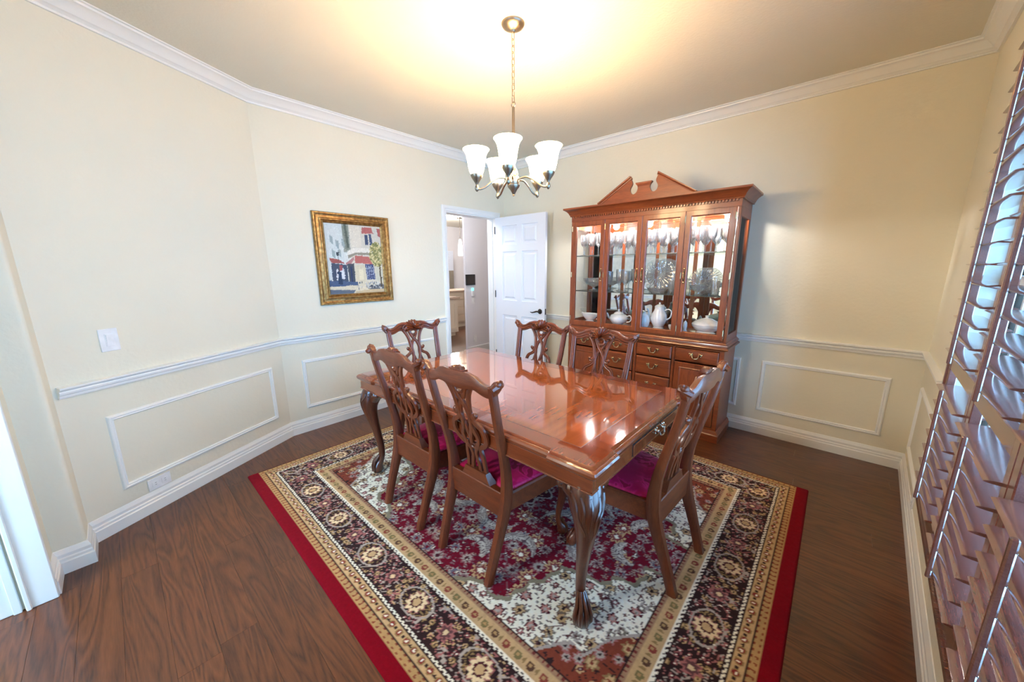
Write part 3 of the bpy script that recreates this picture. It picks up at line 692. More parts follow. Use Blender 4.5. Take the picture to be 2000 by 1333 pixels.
    blossoms(iv, U, V, 0, 0, .027, .007, [(C(84, 56, 58), deep, grey), (C(110, 108, 100), grey, dark)], 3, 9.0)
    put(spm, rust); vines(spm, U, V, .030, dark, 2.2, .14); blossoms(spm, U, V, 0, 0, .06, .026, [(tan, deep, grey), (rose, grey, dark), (olive, tan, rust)], 7, 1.0)
    sp2 = inside((sp - np.array([1.12, .84])) * 1.04 + np.array([1.12, .84]), U, V) & F & ~spm; put(sp2, grey)
    edge = F & big & ~med; put(edge, C(128, 122, 104))
    med &= F
    # maroon medallion: scrolls, rosettes, plumes
    blue = C(96, 92, 108)
    vines(med, U, V, .058, C(112, 92, 98), 1.3, .07); vines(med, U, V, .040, C(84, 44, 58), 6.1, .12)
    blossoms(med, U, V, 0, 0, .100, .043, [(grey, C(120, 92, 98), deep), (C(160, 150, 146), blue, maroon), (C(134, 84, 90), grey, deep), (tan, C(120, 60, 60), ivory)], 9, 3.0)
    blossoms(med, U, V, 0, 0, .050, .014, [(C(128, 76, 88), grey, deep), (grey, deep, ivory), (C(150, 130, 120), C(96, 50, 60), grey)], 6, 7.0)
    for (sx, sy, r0, a0_, a1_) in ((.40, .48, .10, 2.6, 6.0), (.70, .20, .11, 1.2, 4.6), (.22, .62, .08, 3.4, 6.6), (.16, .30, .13, 0.3, 3.4), (.48, .18, .12, 3.2, 6.2), (.86, .10, .07, 1.0, 4.0)):
        dx, dy = U - sx, V - sy; R = np.hypot(dx, dy); A = np.arctan2(dy, dx) % (2 * PI); tt = (A - a0_) / (a1_ - a0_)
        ok = (tt > 0) & (tt < 1); wd = .004 + .026 * np.sin(np.clip(tt, 0, 1) * PI); s = med & ok & (np.abs(R - r0) < wd)
        put(s, grey); put(s & (np.abs(R - r0 + wd * .3) < wd * .35), C(190, 184, 176)); put(s & (np.abs(R - r0) < wd) & (((A * 14) % 1) < .25), C(90, 70, 78))
    R = np.hypot(SU / 1.35, SV); A = np.arctan2(SV, SU); put(med & (R < .20 * (1 + .10 * np.cos(12 * A))), grey); put(med & (R < .19 * (1 + .10 * np.cos(12 * A))), deep)
    s = med & (R < .18); blossoms(s, U, V, 0, 0, .045, .018, [(ivory, rose, deep), (tan, maroon, grey)], 6, 4.0)
    # random tone of the weave
    nz = rs.rand(*X.shape); nz = (nz + np.roll(nz, 1, 0) + np.roll(nz, 1, 1)) / 3
    img *= (1.0 + .30 * nz)[..., None]; img = np.clip(img, 0, .9)
    Z = .0115 + .0012 * (nz - .5)
    eb = np.minimum(np.minimum(dn, dr), np.minimum(df, dl)); Z = np.where(eb < .003, .0012, Z)
    pos = np.stack([X, Y, Z], -1)
    o = grid_plane('area_rug', nx, ny, img, pos, 'Col', vcol_mat('rug_wool', 'Col', .95, .03, .4))
    return tag(o, 'large floral wool area rug in maroon, ivory and black under the dining table', 'rug')
rug_o = rug()

# ------------------------------------------------------------------ chairs
def ip(tab, z):
    for (a, b), (c, e) in zip(tab, tab[1:]):
        if a <= z <= c: return b + (e - b) * (z - a) / (c - a)
    return tab[0][1] if z < tab[0][0] else tab[-1][1]
PB = cr([(0, -.268), (.10, -.240), (.20, -.208), (.30, -.176), (.38, -.160), (.46, -.160), (.55, -.172), (.65, -.196), (.74, -.220), (.85, -.246), (.93, -.262), (1.02, -.272)], 4)
XW = [(0, .172), (.40, .186), (.60, .196), (.85, .210), (1.0, .216)]
def chair(label):
    root = thing('dining_chair', label, 'chair', group=None)
    # stiles: rear leg and back post in one
    for s in (-1, 1):
        mb = M(); rings = []
        for z in [0, .01, .05, .12, .2, .28, .33, .38, .43, .48, .54, .6, .66, .72, .78, .84, .9, .95]:
            y = ip(PB, z); x = ip(XW, z) * s
            hw = ip([(0, .020), (.30, .022), (.42, .020), (.6, .0185), (1, .0175)], z); hd = ip([(0, .020), (.12, .020), (.3, .027), (.40, .029), (.5, .022), (.7, .017), (1, .015)], z)
            fl_ = .0022 if z > .46 else 0
            # section: rounded at the back, reeded in front
            sec = [(-hw, -hd * .4), (-hw * .6, -hd), (hw * .6, -hd), (hw, -hd * .4), (hw, hd * .75), (hw * .8, hd), (hw * .5, hd), (hw * .33, hd - fl_), (hw * .16, hd), (-hw * .16, hd), (-hw * .33, hd - fl_), (-hw * .5, hd), (-hw * .8, hd), (-hw, hd * .75)]
            rings.append([(x + a, y + b, z) for a, b in sec])
        mb.loft(rings, True, True); mb.obj('back_post', m_chair, root, ang=40)
    # crest rail with upturned ears
    mb = M(); rings = []
    for x in np.linspace(-.252, .252, 43):
        ax = abs(x); zc = ip([(0, .950), (.05, .950), (.085, .956), (.12, .952), (.16, .932), (.19, .926), (.215, .934), (.235, .955), (.252, .975)], ax)
        h = ip([(0, .038), (.06, .038), (.10, .032), (.13, .028), (.16, .025), (.20, .025), (.225, .026), (.245, .020), (.252, .010)], ax)
        y = ip(PB, zc) - .0 + .012 * math.cos(x / .25 * 1.57) * -1 + .006
        d = ip([(0, .015), (.22, .014), (.24, .016), (.252, .009)], ax)
        tilt = -ip([(0, 0), (.12, 0), (.19, 0), (.25, .5)], ax) * (1 if x > 0 else -1)
        sec = [(-d, -h * .6), (-d * .7, -h), (d * .3, -h), (d, -h * .8), (d, -h * .5), (d - .004, -h * .38), (d, -h * .26), (d, h * .26), (d - .004, h * .38), (d, h * .5), (d, h * .8), (d * .3, h), (-d * .7, h), (-d, h * .6)]
        rings.append([(x - q * math.sin(-tilt) * 1.0, y + a, zc + q * math.cos(tilt)) for a, q in sec])
    mb.loft(rings, True, True); crest = mb.obj('crest_rail', m_chairx, root, ang=40)
    # ears
    for s in (-1, 1):
        mb = M()
        mb.tube([(s * .236, -.288, .950), (s * .242, -.264, .962), (s * .244, -.238, .966)], [.013, .019, .012], 8)
        for dz in (-.008, .004):
            mb.tube([(s * .222, -.244, .950 + dz), (s * .246, -.246, .974 + dz), (s * .258, -.262, .986 + dz * .3)], [.006, .008, .005], 6)
        mb.ball((s * .248, -.262, .972), .0155, 10, sq=(1, 1.1, 1))
        mb.obj('ear_carving', m_chairx, root)
    # shell and leaf carving
    mb = M(); rings = []
    n = 49; zs = .930; yb = ip(PB, .95) + .002
    for rr, yy in ((.0, .020), (.012, .026), (.030, .028), (.046, .022), (.056, .010), (.057, -.010), (.030, -.016), (0.0, -.016)):
        ring = []
        for j in range(n):
            a = -.15 * PI + 1.3 * PI * j / (n - 1); rad = rr * (1.08 + .09 * math.cos(j * PI / 2)) if rr > .04 else rr
            ring.append((rad * 1.15 * math.cos(a), yb + yy + (.0035 * math.cos(j * PI / 2) if 0 < rr and yy > 0 else 0), zs + .012 + rad * math.sin(a)))
        rings.append(ring)
    mb.loft(rings, closed=False)
    for s in (-1, 1):
        for a, b, c in ((.060, .945, .012), (.074, .935, .010), (.088, .945, .008)):
            mb.ball((s * a, yb + .014, b), c, 8, sq=(1, .7, 1.5))
        mb.tube([(s * .045, yb + .016, .962), (s * .070, yb + .018, .972), (s * .095, yb + .014, .958), (s * .085, yb + .016, .944)], [.005, .006, .005, .004], 6)
    mb.obj('shell_carving', m_chairx, root, ang=50)
    # pierced splat: interlaced straps that follow the curve of the back
    def strap(pts, w=.0085, dy=0.0, dep=.0075, n=6, taper=None):
        P = cr(pts, n); path = [(x, ip(PB, z) + dy, z) for x, z in P]
        sec = [(-1, -.9), (-.6, -1.1), (.6, -1.1), (1, -.9), (1, .6), (.55, 1.0), (.2, .72), (-.2, .72), (-.55, 1.0), (-1, .6)]
        sec = [(a * w, b * dep) for a, b in sec]
        mb.tube(path, 1.0, sec=sec, up=(0, 1, 0))
    mb = M()
    for s in (-1, 1):
        strap([(s * .088, .930), (s * .066, .900), (s * .050, .862), (s * .042, .82), (s * .040, .785), (s * .058, .768), (s * .070, .778), ], .0115)       # outer strap to scroll
        mb.ball((s * .070, ip(PB, .78) + .002, .780), .013, 8, sq=(1, .8, 1))
        strap([(s * .040, .925), (s * .030, .895), (s * .012, .862), (-s * .014, .83), (-s * .030, .79), (-s * .032, .74), (-s * .020, .69), (-s * .006, .650), (0, .62)], .0110, .003 * s)
        strap([(s * .036, .76), (s * .062, .735), (s * .094, .715), (s * .108, .680), (s * .104, .645), (s * .080, .618), (s * .050, .606), (s * .022, .612)], .0115)
        strap([(s * .034, .78), (s * .028, .735), (s * .036, .690), (s * .052, .650), (s * .040, .610), (s * .018, .575), (s * .012, .545), (s * .022, .505), (s * .030, .455)], .0100, -.001)
        strap([(s * .030, .615), (s * .046, .585), (s * .054, .550), (s * .056, .505), (s * .062, .455)], .0100, .001)
    # ring hole below the shell and the knots
    for (cx, cz, rx, rz, w) in ((0, .905, .026, .022, .010), (0, .598, .020, .014, .008)):
        ring = [(cx + rx * math.cos(a), ip(PB, cz + rz * math.sin(a)) + .002, cz + rz * math.sin(a)) for a in np.linspace(0, 2 * PI, 20, endpoint=False)]
        mb.tube(ring, w, 8, closed=True)
    mb.obj('splat', m_chair, root, ang=40)
    # shoe and rear rail
    mb = M(); mb.loft([[(-.10, -.178, .415), (.10, -.178, .415), (.10, -.130, .415), (-.10, -.130, .415)], [(-.085, -.178, .44), (.085, -.178, .44), (.085, -.140, .44), (-.085, -.140, .44)], [(-.072, -.178, .468), (.072, -.178, .468), (.072, -.150, .468), (-.072, -.150, .468)]], True, True)
    mb.obj('shoe', m_chairx, root)
    mb = M(); mb.bbox(-.176, -.182, .290, .176, -.146, .418, .004); mb.obj('rear_rail', m_chairx, root)
    # side and front rails
    for s in (-1, 1):
        mb = M(); a = Vector((s * .186, -.160)); b = Vector((s * .240, .225)); d = (b - a).normalized(); nn = Vector((-d.y, d.x)) * s
        p = [a, b, b + nn * .026, a + nn * .026]; q = [a + nn * .006, b + nn * .006, b + nn * .026, a + nn * .026]
        mb.loft([[(v.x, v.y, .312) for v in p], [(v.x, v.y, .395) for v in p], [(v.x, v.y, .403) for v in q]], True, True); mb.obj('side_rail', m_chairx, root, smooth=False)
    mb = M(); mb.loft([[(-.240, .232, .312), (.240, .232, .312), (.240, .206, .312), (-.240, .206, .312)], [(-.240, .232, .395), (.240, .232, .395), (.240, .206, .395), (-.240, .206, .395)], [(-.234, .226, .403), (.234, .226, .403), (.234, .206, .403), (-.234, .206, .403)]], True, True)
    mb.obj('front_rail', m_chairx, root, smooth=False)
    # slip seat
    mb = M(); rings = []
    for k_, (ins, z) in enumerate(((.0, .385), (.0, .404), (.004, .414), (.014, .422), (.04, .429), (.09, .435), (.14, .438))):
        ring = []
        P4 = [(-.170 + ins * .9, -.142 + ins), (.170 - ins * .9, -.142 + ins), (.224 - ins, .212 - ins), (-.224 + ins, .212 - ins)]
        for a, b in zip(P4, P4[1:] + P4[:1]):
            for t_ in np.linspace(0, 1, 7)[:-1]: ring.append((a[0] + (b[0] - a[0]) * t_, a[1] + (b[1] - a[1]) * t_, z))
        rings.append(ring)
    mb.loft(rings, True, True); mb.obj('seat_cushion', m_damask, root, ang=60)
    # cabriole front legs with ball and claw
    for s in (-1, 1):
        mb = M(); P = [(s * .222, .205, .400), (s * .228, .212, .36), (s * .236, .222, .31), (s * .240, .226, .26), (s * .234, .219, .20), (s * .226, .210, .14), (s * .224, .208, .09), (s * .230, .214, .06), (s * .238, .223, .04), (s * .240, .225, .02), (s * .238, .223, .001)]
        R_ = [.026, .028, .028, .027, .021, .0165, .0145, .018, .026, .028, .018]
        PP = cr([p + (r_,) for p, r_ in zip(P, R_)], 3); mb.tube([q[:3] for q in PP], [q[3] for q in PP], 10)
        for a in (-.9, 0, .9):
            mb.tube([(s * (.226 + .012 * math.cos(a)), .210 + .014 + .0 * a, .09), (s * .236 + .016 * math.sin(a) + s * .014, .222 + .022 * math.cos(a), .045), (s * .238 + .020 * math.sin(a) + s * .012, .223 + .024 * math.cos(a), .006)], [.006, .008, .005], 6)
        mb.obj('leg', m_chair, root)
    return root
ch0 = chair('mahogany dining chair with carved splat alone at the right end of the table')
ch0.location = (2.755, -1.955, .0125); ch0.rotation_euler = (0, 0, PI / 2 + math.radians(-3))
specs = [((2.195, -2.376, .0125), 0, 'dining chair on the near side of the table, the one closest to the camera'),
         ((1.655, -2.380, .0125), 0, 'dining chair on the near side of the table, the one farther from the camera'),
         ((1.66, -1.575, .0125), PI + math.radians(4), 'dining chair on the far side of the table in front of the white door'),
         ((2.205, -1.590, .0125), PI + math.radians(4), 'dining chair on the far side of the table in front of the cabinet drawers'),
         ((1.075, -1.995, .0125), -PI / 2 + math.radians(-3), 'dining chair at the left end of the table near the painting and doorway')]
for loc, rz, lb in specs:
    c = copy_tree(ch0); c.location = loc; c.rotation_euler = (0, 0, rz); c['label'] = lb
    c['group'] = 'dining chairs around the table'
ch0['group'] = 'dining chairs around the table'

# ------------------------------------------------------------------ table
TX0, TX1, TY0, TY1, TZ = 1.045, 2.848, -2.585, -1.475, .742
tcx, tcy = (TX0 + TX1) / 2, (TY0 + TY1) / 2; thx, thy = (TX1 - TX0) / 2, (TY1 - TY0) / 2
tab = thing('dining_table', 'large polished mahogany dining table with carved claw feet on the rug', 'table', (tcx, tcy, .0125))
TB = .0125
def top_outline(i, nb=.016, cl=.21, cs_=.19):
    hx, hy = thx - i, thy - i; a = thx - cl; b = thy - cs_; r = .012
    pts = []
    def corner(sx, sy):
        c = [(sx * (hx), sy * (b + i * .3)), (sx * hx, sy * (hy - .012)), (sx * (hx - .004), sy * (hy - .004)), (sx * (hx - .012), sy * hy), (sx * (a + i * .3), sy * hy)]
        inn = [(sx * (hx - nb), sy * (b - .008)), (sx * (hx - nb * .3), sy * (b - .002))]
        out = [(sx * (a - .002), sy * (hy - nb * .3)), (sx * (a - .008), sy * (hy - nb))]
        return inn + c + out
    c1 = corner(1, 1); c2 = corner(-1, 1)[::-1]; c3 = corner(-1, -1); c4 = corner(1, -1)[::-1]
    return c1 + c2 + c3 + c4
mb = M(); rings = []
for i, z in ((.016, .700), (.006, .704), (.001, .712), (.0, .722), (.004, .730), (.012, .7345), (.016, .7340), (.020, .738), (.028, .742)):
    rings.append([(x, y, z - TB) for x, y in top_outline(i)])
mb.loft(rings, True, False)
mb.obj('top_edge', m_table, tab, ang=30)
# top surface: banded border and book-matched centre field
o1 = top_outline(.028); bx, by = thx - .135, thy - .125
mb = M(); n = len(o1)
inner = []
for x, y in o1: inner.append((max(-bx, min(bx, x)), max(-by, min(by, y))))
vs = [(x, y, .742 - TB) for x, y in o1] + [(x, y, .742 - TB) for x, y in inner]
fs = []
for j in range(n): fs.append((j, (j + 1) % n, n + (j + 1) % n, n + j))
mb.add(vs, fs); mb.obj('banding', m_band, tab, smooth=False)
for (a, b) in ((-bx, 0), (0, bx)):
    for (c, d) in ((-by, 0), (0, by)):
        mb = M(); mb.box(a, c, .738 - TB, b, d, .742 - TB); o = mb.obj('veneer_panel', m_top, tab, smooth=False)
mb = M()
for e in (.0, .004):
    pass
mb.box(-bx - .003, -by - .003, .7402 - TB, bx + .003, -by, .7422 - TB); mb.box(-bx - .003, by, .7402 - TB, bx + .003, by + .003, .7422 - TB); mb.box(-bx - .003, -by, .7402 - TB, -bx, by, .7422 - TB); mb.box(bx, -by, .7402 - TB, bx + .003, by, .7422 - TB)
mb.obj('inlay_line', m_tlegs, tab, smooth=False)
ax, ay = thx - .020, thy - .020
for (x0, y0, x1, y1) in ((-ax, -ay, ax, -ay + .022), (-ax, ay - .022, ax, ay), (-ax, -ay + .022, -ax + .022, ay - .022), (ax - .022, -ay + .022, ax, ay - .022)):
    mb = M(); mb.bbox(x0, y0, .640 - TB, x1, y1, .704 - TB, .002); mb.obj('apron', m_table, tab)
mb = M(); mb.tube([(-ax, -ay, .641 - TB), (ax, -ay, .641 - TB), (ax, ay, .641 - TB), (-ax, ay, .641 - TB)], .0045, 8, up=(0, 0, 1), closed=True); mb.obj('bead', m_table, tab)
def pull(parent, x, y, z, nx, ny, mat, w=.042, mirror=False):
    """bail pull on a vertical face with outward normal (nx, ny)"""
    tx, ty = -ny, nx; mb = M()
    P = lambda a, o, q: (x + tx * a + nx * o, y + ty * a + ny * o, z + q)
    for s in (-1, 1):
        mb.tube([P(s * w, 0, 0), P(s * w, .004, 0), P(s * w, .006, 0), P(s * w, .010, 0), P(s * w, .018, 0)], [.011, .010, .006, .005, .004], 8)
        for dx_, dz_, rr in ((.012, .006, .006), (-.010, .010, .005), (.004, -.012, .005), (-.014, -.002, .004)): mb.ball(P(s * (w + dx_), .003, dz_), rr, 6)
    path = cr([P(-w - .006, .016, -.002), P(-w, .016, .004), P(-w + .010, .017, -.002), P(-w + .014, .019, -.014), P(-w + .020, .022, -.026), P(0, .024, -.029), P(w - .020, .022, -.026), P(w - .014, .019, -.014), P(w - .010, .017, -.002), P(w, .016, .004), P(w + .006, .016, -.002)], 4)
    mb.tube(path, .0042, 6)
    return mb.obj('bail_pull', mat, parent)
for s in (1, -1):
    mb = M(); mb.box(s * (ax - .002), -.205, .6475 - TB, s * (ax + .0012), .345, .7035 - TB); mb.obj('drawer_gap', m_black, tab, smooth=False)
    mb = M(); mb.bbox(s * (ax - .001), -.200, .651 - TB, s * (ax + .006), .340, .700 - TB, .002); d = mb.obj('drawer', m_table, tab)
    pull(d, s * (ax + .006), .07, .688 - TB, s, 0, m_silver, .042)
for sx in (-1, 1):
    for sy in (-1, 1):
        mb = M(); cx_, cy_ = sx * (thx - .080), sy * (thy - .080)
        X0, X1 = sorted((sx * (ax - .023), sx * (thx - .130))); Y0, Y1 = sorted((sy * (ay - .023), sy * (thy - .130)))
        mb.bbox(X0, Y0, .612 - TB, X1, Y1, .702 - TB, .003); mb.obj('corner_block', m_tlegs, tab)
        mb = M()
        P = [(.0, .638, .060), (.010, .605, .064), (.020, .56, .062), (.026, .51, .052), (.022, .45, .041), (.012, .38, .033), (.0, .30, .027), (-.010, .22, .023), (-.013, .15, .021), (-.006, .105, .021), (.006, .075, .029), (.012, .048, .036), (.012, .022, .034), (.010, .001, .022)]
        PP = cr([(cx_ + sx * o, cy_ + sy * o, z - (TB if z > .01 else 0), r_) for o, z, r_ in P], 4)
        # knee spreads as a triangular section pointing to the corner
        mb.tube([q[:3] for q in PP], [q[3] for q in PP], 14)
        for k_ in (0, 1):   # knee brackets under the apron
            ex, ey = (sx, 0) if k_ else (0, sy)
            mb.tube([(cx_ + sx * .01 - ex * .03, cy_ + sy * .01 - ey * .03, .580 - TB), (cx_ + sx * .015 - ex * .08, cy_ + sy * .015 - ey * .08, .608 - TB), (cx_ + sx * .02 - ex * .125, cy_ + sy * .02 - ey * .125, .625 - TB)], [.044, .034, .018], 10)
            ey2 = .118; mb.ball((cx_ + sx * .028 - ex * ey2, cy_ + sy * .028 - ey * ey2, .612 - TB), .021, 10); mb.tube([(cx_ + sx * .045 - ex * (ey2 + q * .016), cy_ + sy * .045 - ey * (ey2 + q * .016), .612 - TB + w_) for q, w_ in ((1, 0), (.7, .012), (0, .017), (-.8, .010), (-1, -.006), (-.3, -.012))], [.005, .006, .006, .006, .005, .004], 6)
        mb.obj('leg', m_tlegs, tab)
        mb = M()   # acanthus carving on the knee
        for a in (-1.0, -.5, 0, .5, 1.0):
            pts = []; rd = []
            for t_ in np.linspace(0, 1, 9):
                z = .615 - .21 * t_ * (1 - .25 * abs(a)); rr_ = ip([(.38, .033), (.45, .041), (.51, .053), (.56, .063), (.60, .065), (.64, .061)], z); oo = ip([(.38, .012), (.45, .022), (.51, .026), (.56, .020), (.60, .010), (.64, .0)], z)
                aa = a * (1.15 - .75 * t_) + .10 * math.sin(t_ * 9); dx, dy = sx, sy; ang = math.atan2(dy, dx) + aa
                pts.append((cx_ + sx * oo + math.cos(ang) * rr_ * .99, cy_ + sy * oo + math.sin(ang) * rr_ * .99, z - TB)); rd.append(.0075 * (1 - t_ * .75))
            mb.tube(pts, rd, 6)
        for a in (-1.15, -.75, .75, 1.15):
            ang = math.atan2(sy, sx) + a; mb.tube([(cx_ + sx * .004 + math.cos(ang + q * .22) * .062, cy_ + sy * .004 + math.sin(ang + q * .22) * .062, .600 - TB + w_) for q, w_ in ((-1, 0), (-.5, .016), (.5, .016), (1, 0), (.5, -.014), (0, -.008))], [.004, .005, .006, .005, .004, .003], 6)
        mb.obj('knee_carving', m_tlegs, tab)
        mb = M()   # claw over the ball
        for a in (-1.1, -.37, .37, 1.1):
            ang = math.atan2(sy, sx) + a; c_, s_ = math.cos(ang), math.sin(ang); bx_, by_ = cx_ + sx * .011, cy_ + sy * .011
            mb.tube([(cx_ - sx * .008 + c_ * .015, cy_ - sy * .008 + s_ * .015, .130), (bx_ + c_ * .026, by_ + s_ * .026, .088), (bx_ + c_ * .036, by_ + s_ * .036, .052), (bx_ + c_ * .037, by_ + s_ * .037, .024), (bx_ + c_ * .030, by_ + s_ * .030, .005)], [.006, .009, .010, .009, .005], 8)
        mb.obj('claw_foot', m_tlegs, tab)

# ------------------------------------------------------------------ china cabinet
CX = 2.055; CB = -.036; CFu = -.43; CFl = -.435
cab = thing('china_cabinet', 'tall cherry china cabinet with glass doors and broken pediment', 'cabinet', (CX, 0, 0))
hw = .727
def cb(name, mat, *boxes, b=.003, parent=cab, smooth=True):
    mb = M()
    for q in boxes: mb.bbox(*q, b)
    return mb.obj(name, mat, parent, smooth=smooth)
# lower case
cb('lower_case', m_cabz, (-hw, CB, .09, -hw + .022, CFl + .0205, .775), (hw - .022, CB, .09, hw, CFl + .0205, .775), (-hw + .0225, CB - .001, .09, hw - .0225, CB - .012, .775), (-hw + .0225, CB - .013, .092, hw - .0225, CFl + .0205, .11))
cb('lower_face', m_cab, (-hw, CFl + .02, .09, -hw + .035, CFl, .775), (hw - .035, CFl + .02, .09, hw, CFl, .775), (-.342 - .012, CFl + .02, .09, -.342 + .012, CFl, .775), (.342 - .012, CFl + .02, .09, .342 + .012, CFl, .775), (-hw + .03, CFl + .018, .762, hw - .03, CFl, .775), (-hw + .03, CFl + .018, .09, hw - .03, CFl, .115), (-.012, CFl + .02, .09, .012, CFl, .775))
mb = sweep_plan([(hw, CB), (hw, CFl), (-hw, CFl), (-hw, CB)], [(0, .0), (.022, 0), (.022, .060), (.016, .068), (.014, .080), (.006, .092), (0, .095), (-.03, .095), (-.03, 0)], 0, side=1)
# bracket feet cut-outs are suggested by the shaped skirt
mb.obj('plinth', m_cab, cab, ang=25)
# drawers: two centre stacks, one at each side, doors below the side drawers
dr = []
for (x0, x1, z0, z1) in ((.018, .326, .648, .757), (.018, .326, .478, .636), (-.326, -.018, .648, .757), (-.326, -.018, .478, .636), (.018, .326, .30, .466), (-.326, -.018, .30, .466), (.018, .326, .122, .288), (-.326, -.018, .122, .288), (.358, .690, .650, .757), (-.690, -.358, .650, .757)):
    mb = M(); R4 = lambda i, y: [(x0 + i, y, z0 + i), (x1 - i, y, z0 + i), (x1 - i, y, z1 - i), (x0 + i, y, z1 - i)]
    mb.loft([R4(0, CFl + .015), R4(0, CFl - .003), R4(.004, CFl - .006), R4(.008, CFl - .006), R4(.011, CFl - .009), R4(.016, CFl - .010)], True, True)
    d = mb.obj('drawer', m_cab, cab, ang=20); pull(d, (x0 + x1) / 2, CFl - .010, (z0 + z1) / 2 + .012, 0, -1, m_brass, .036)
for (x0, x1) in ((.358, .690), (-.690, -.358)):
    z0, z1 = .122, .636; mb = M(); R4 = lambda i, y: [(x0 + i, y, z0 + i), (x1 - i, y, z0 + i), (x1 - i, y, z1 - i), (x0 + i, y, z1 - i)]
    mb.loft([R4(0, CFl + .015), R4(0, CFl - .004), R4(.003, CFl - .007), R4(.040, CFl - .007), R4(.046, CFl - .010), R4(.054, CFl - .002), R4(.075, CFl - .006), R4(.08, CFl - .007)], True, True)
    mb.obj('cupboard_door', m_cabz, cab, ang=20)
# waist moulding
def mold(name, z, sec, hw_, yf, parent=cab, mat=m_cab): 
    o = sweep_plan([(hw_, CB), (hw_, yf), (-hw_, yf), (-hw_, CB)], sec, z, side=1).obj(name, mat, parent, ang=25); return o
mold('waist_moulding', .773, [(-.05, 0), (.004, 0), (.012, .006), (.026, .010), (.030, .018), (.026, .026), (.014, .030), (.012, .036), (.020, .042), (.018, .050), (.008, .056), (.004, .064), (0, .066), (-.05, .066)], hw, CFl)
cb('deck', m_cab, (-hw + .004, CB, .80, hw - .004, CFu + .004, .872))
# upper case: corner posts, header, sides, top, back with mirrors
zt = 1.905
for sg in (-1, 1):
    cb('case_post', m_cabz, (sg * (hw - .022), CFu, .838, sg * hw, CFu + .04, 1.8655))
    cb('case_post', m_cabz, (sg * (hw - .022), CB, .838, sg * hw, CB - .05, 1.94))
    for (za, zb, ya) in ((.838, .90, .0405), (1.80, 1.8655, .0405), (1.866, 1.94, .0205)):
        cb('side_rail', m_cab, (sg * (hw - .022), CB - .0505, za, sg * hw, CFu + ya, zb), b=.0005)
cb('header', m_cab, (-hw, CFu, 1.866, hw, CFu + .02, 1.94), b=.0008)
cb('case_top', m_cab, (-hw + .0225, CB - .007, 1.885, hw - .0225, CFu + .0205, 1.905)); cb('back_board', m_cabz, (-hw + .0225, CB - .001, .84, hw - .0225, CB - .006, 1.90))
for s in (-1, 1):
    mb = M(); mb.box(s * (hw - .013), CB - .045, .895, s * (hw - .010), CFu + .035, 1.805); mb.obj('side_glass', m_pane, cab, smooth=False)
for (a, b) in ((-.70, -.36), (-.325, -.015), (.015, .325), (.36, .70)):
    mb = M(); mb.box(a, CB - .0065, .895, b, CB - .010, 1.86); mb.obj('mirror', m_mirror, cab, smooth=False)
for z in (1.545, 1.200):
    mb = M(); mb.bbox(-hw + .026, CB - .012, z - .008, hw - .026, CFu + .035, z, .001); mb.obj('glass_shelf', m_shelf, cab)
# glazed doors
for i in range(4):
    x0 = -.703 + i * .3515 + .0015; x1 = x0 + .3485; z0, z1 = .856, 1.864; yf = CFu - .018
    root = bpy.data.objects.new('glazed_door', None)
    w = .046; mb = M(); rings = []
    for (x, z, dx, dz) in ((x0, z0, 1, 1), (x1, z0, -1, 1), (x1, z1, -1, -1), (x0, z1, 1, -1)):
        rings.append([(x + dx * a, yf + b, z + dz * a) for a, b in ((0, .018), (0, .002), (.002, 0), (w - .008, 0), (w - .003, .003), (w, .010), (w, .018))])
    rings.append(rings[0]); mb.loft(rings)
    dd = mb.obj('glazed_door', m_cabz, cab, ang=25)
    mb = M(); mb.box(x0 + w - .004, yf + .011, z0 + w - .004, x1 - w + .004, yf + .014, z1 - w + .004); mb.obj('pane', m_pane, dd, smooth=False)
    hx = x1 - .022 if i in (0, 1) else x0 + .022
    if i == 0: hx = x1 - .022
    mb = M()
    for dz in (.055, .035, .0, -.035, -.055): mb.ball((hx, yf - .003, 1.36 + dz), .008 if abs(dz) > .04 else .0065, 8, sq=(1, .6, 1.2))
    mb.tube(cr([(hx, yf - .004, 1.40), (hx, yf - .016, 1.385), (hx, yf - .020, 1.36), (hx, yf - .016, 1.335), (hx, yf - .004, 1.32)], 4), .0045, 6)
    mb.obj('door_pull', m_brass, dd)
    gx = x0 if i in (0, 1) else x1
    for z in (.92, 1.36, 1.80):
        mb = M(); mb.tube([(gx, yf - .002, z - .025), (gx, yf - .002, z + .025)], .004, 8); mb.obj('hinge', m_brass, dd)
# dentil course and crown
mb = M(); nden = 62
for i in range(nden):
    x = -hw + .02 + (2 * hw - .04) * (i + .5) / nden; mb.box(x - .0065, CFu - .012, 1.903, x + .0065, CFu, 1.918)
o = mb.obj('dentil', m_cab, cab, smooth=False); o['kind'] = 'stuff'
mold('cornice', 1.918, [(-.03, 0), (.010, 0), (.014, .004), (.012, .010), (.018, .016), (.024, .030), (.036, .046), (.052, .058), (.062, .062), (.064, .066), (.064, .078), (-.03, .078)], hw, CFu)
cb('cornice_top', m_cab, (-hw + .0, CB, 1.985, hw, CFu, 1.994))
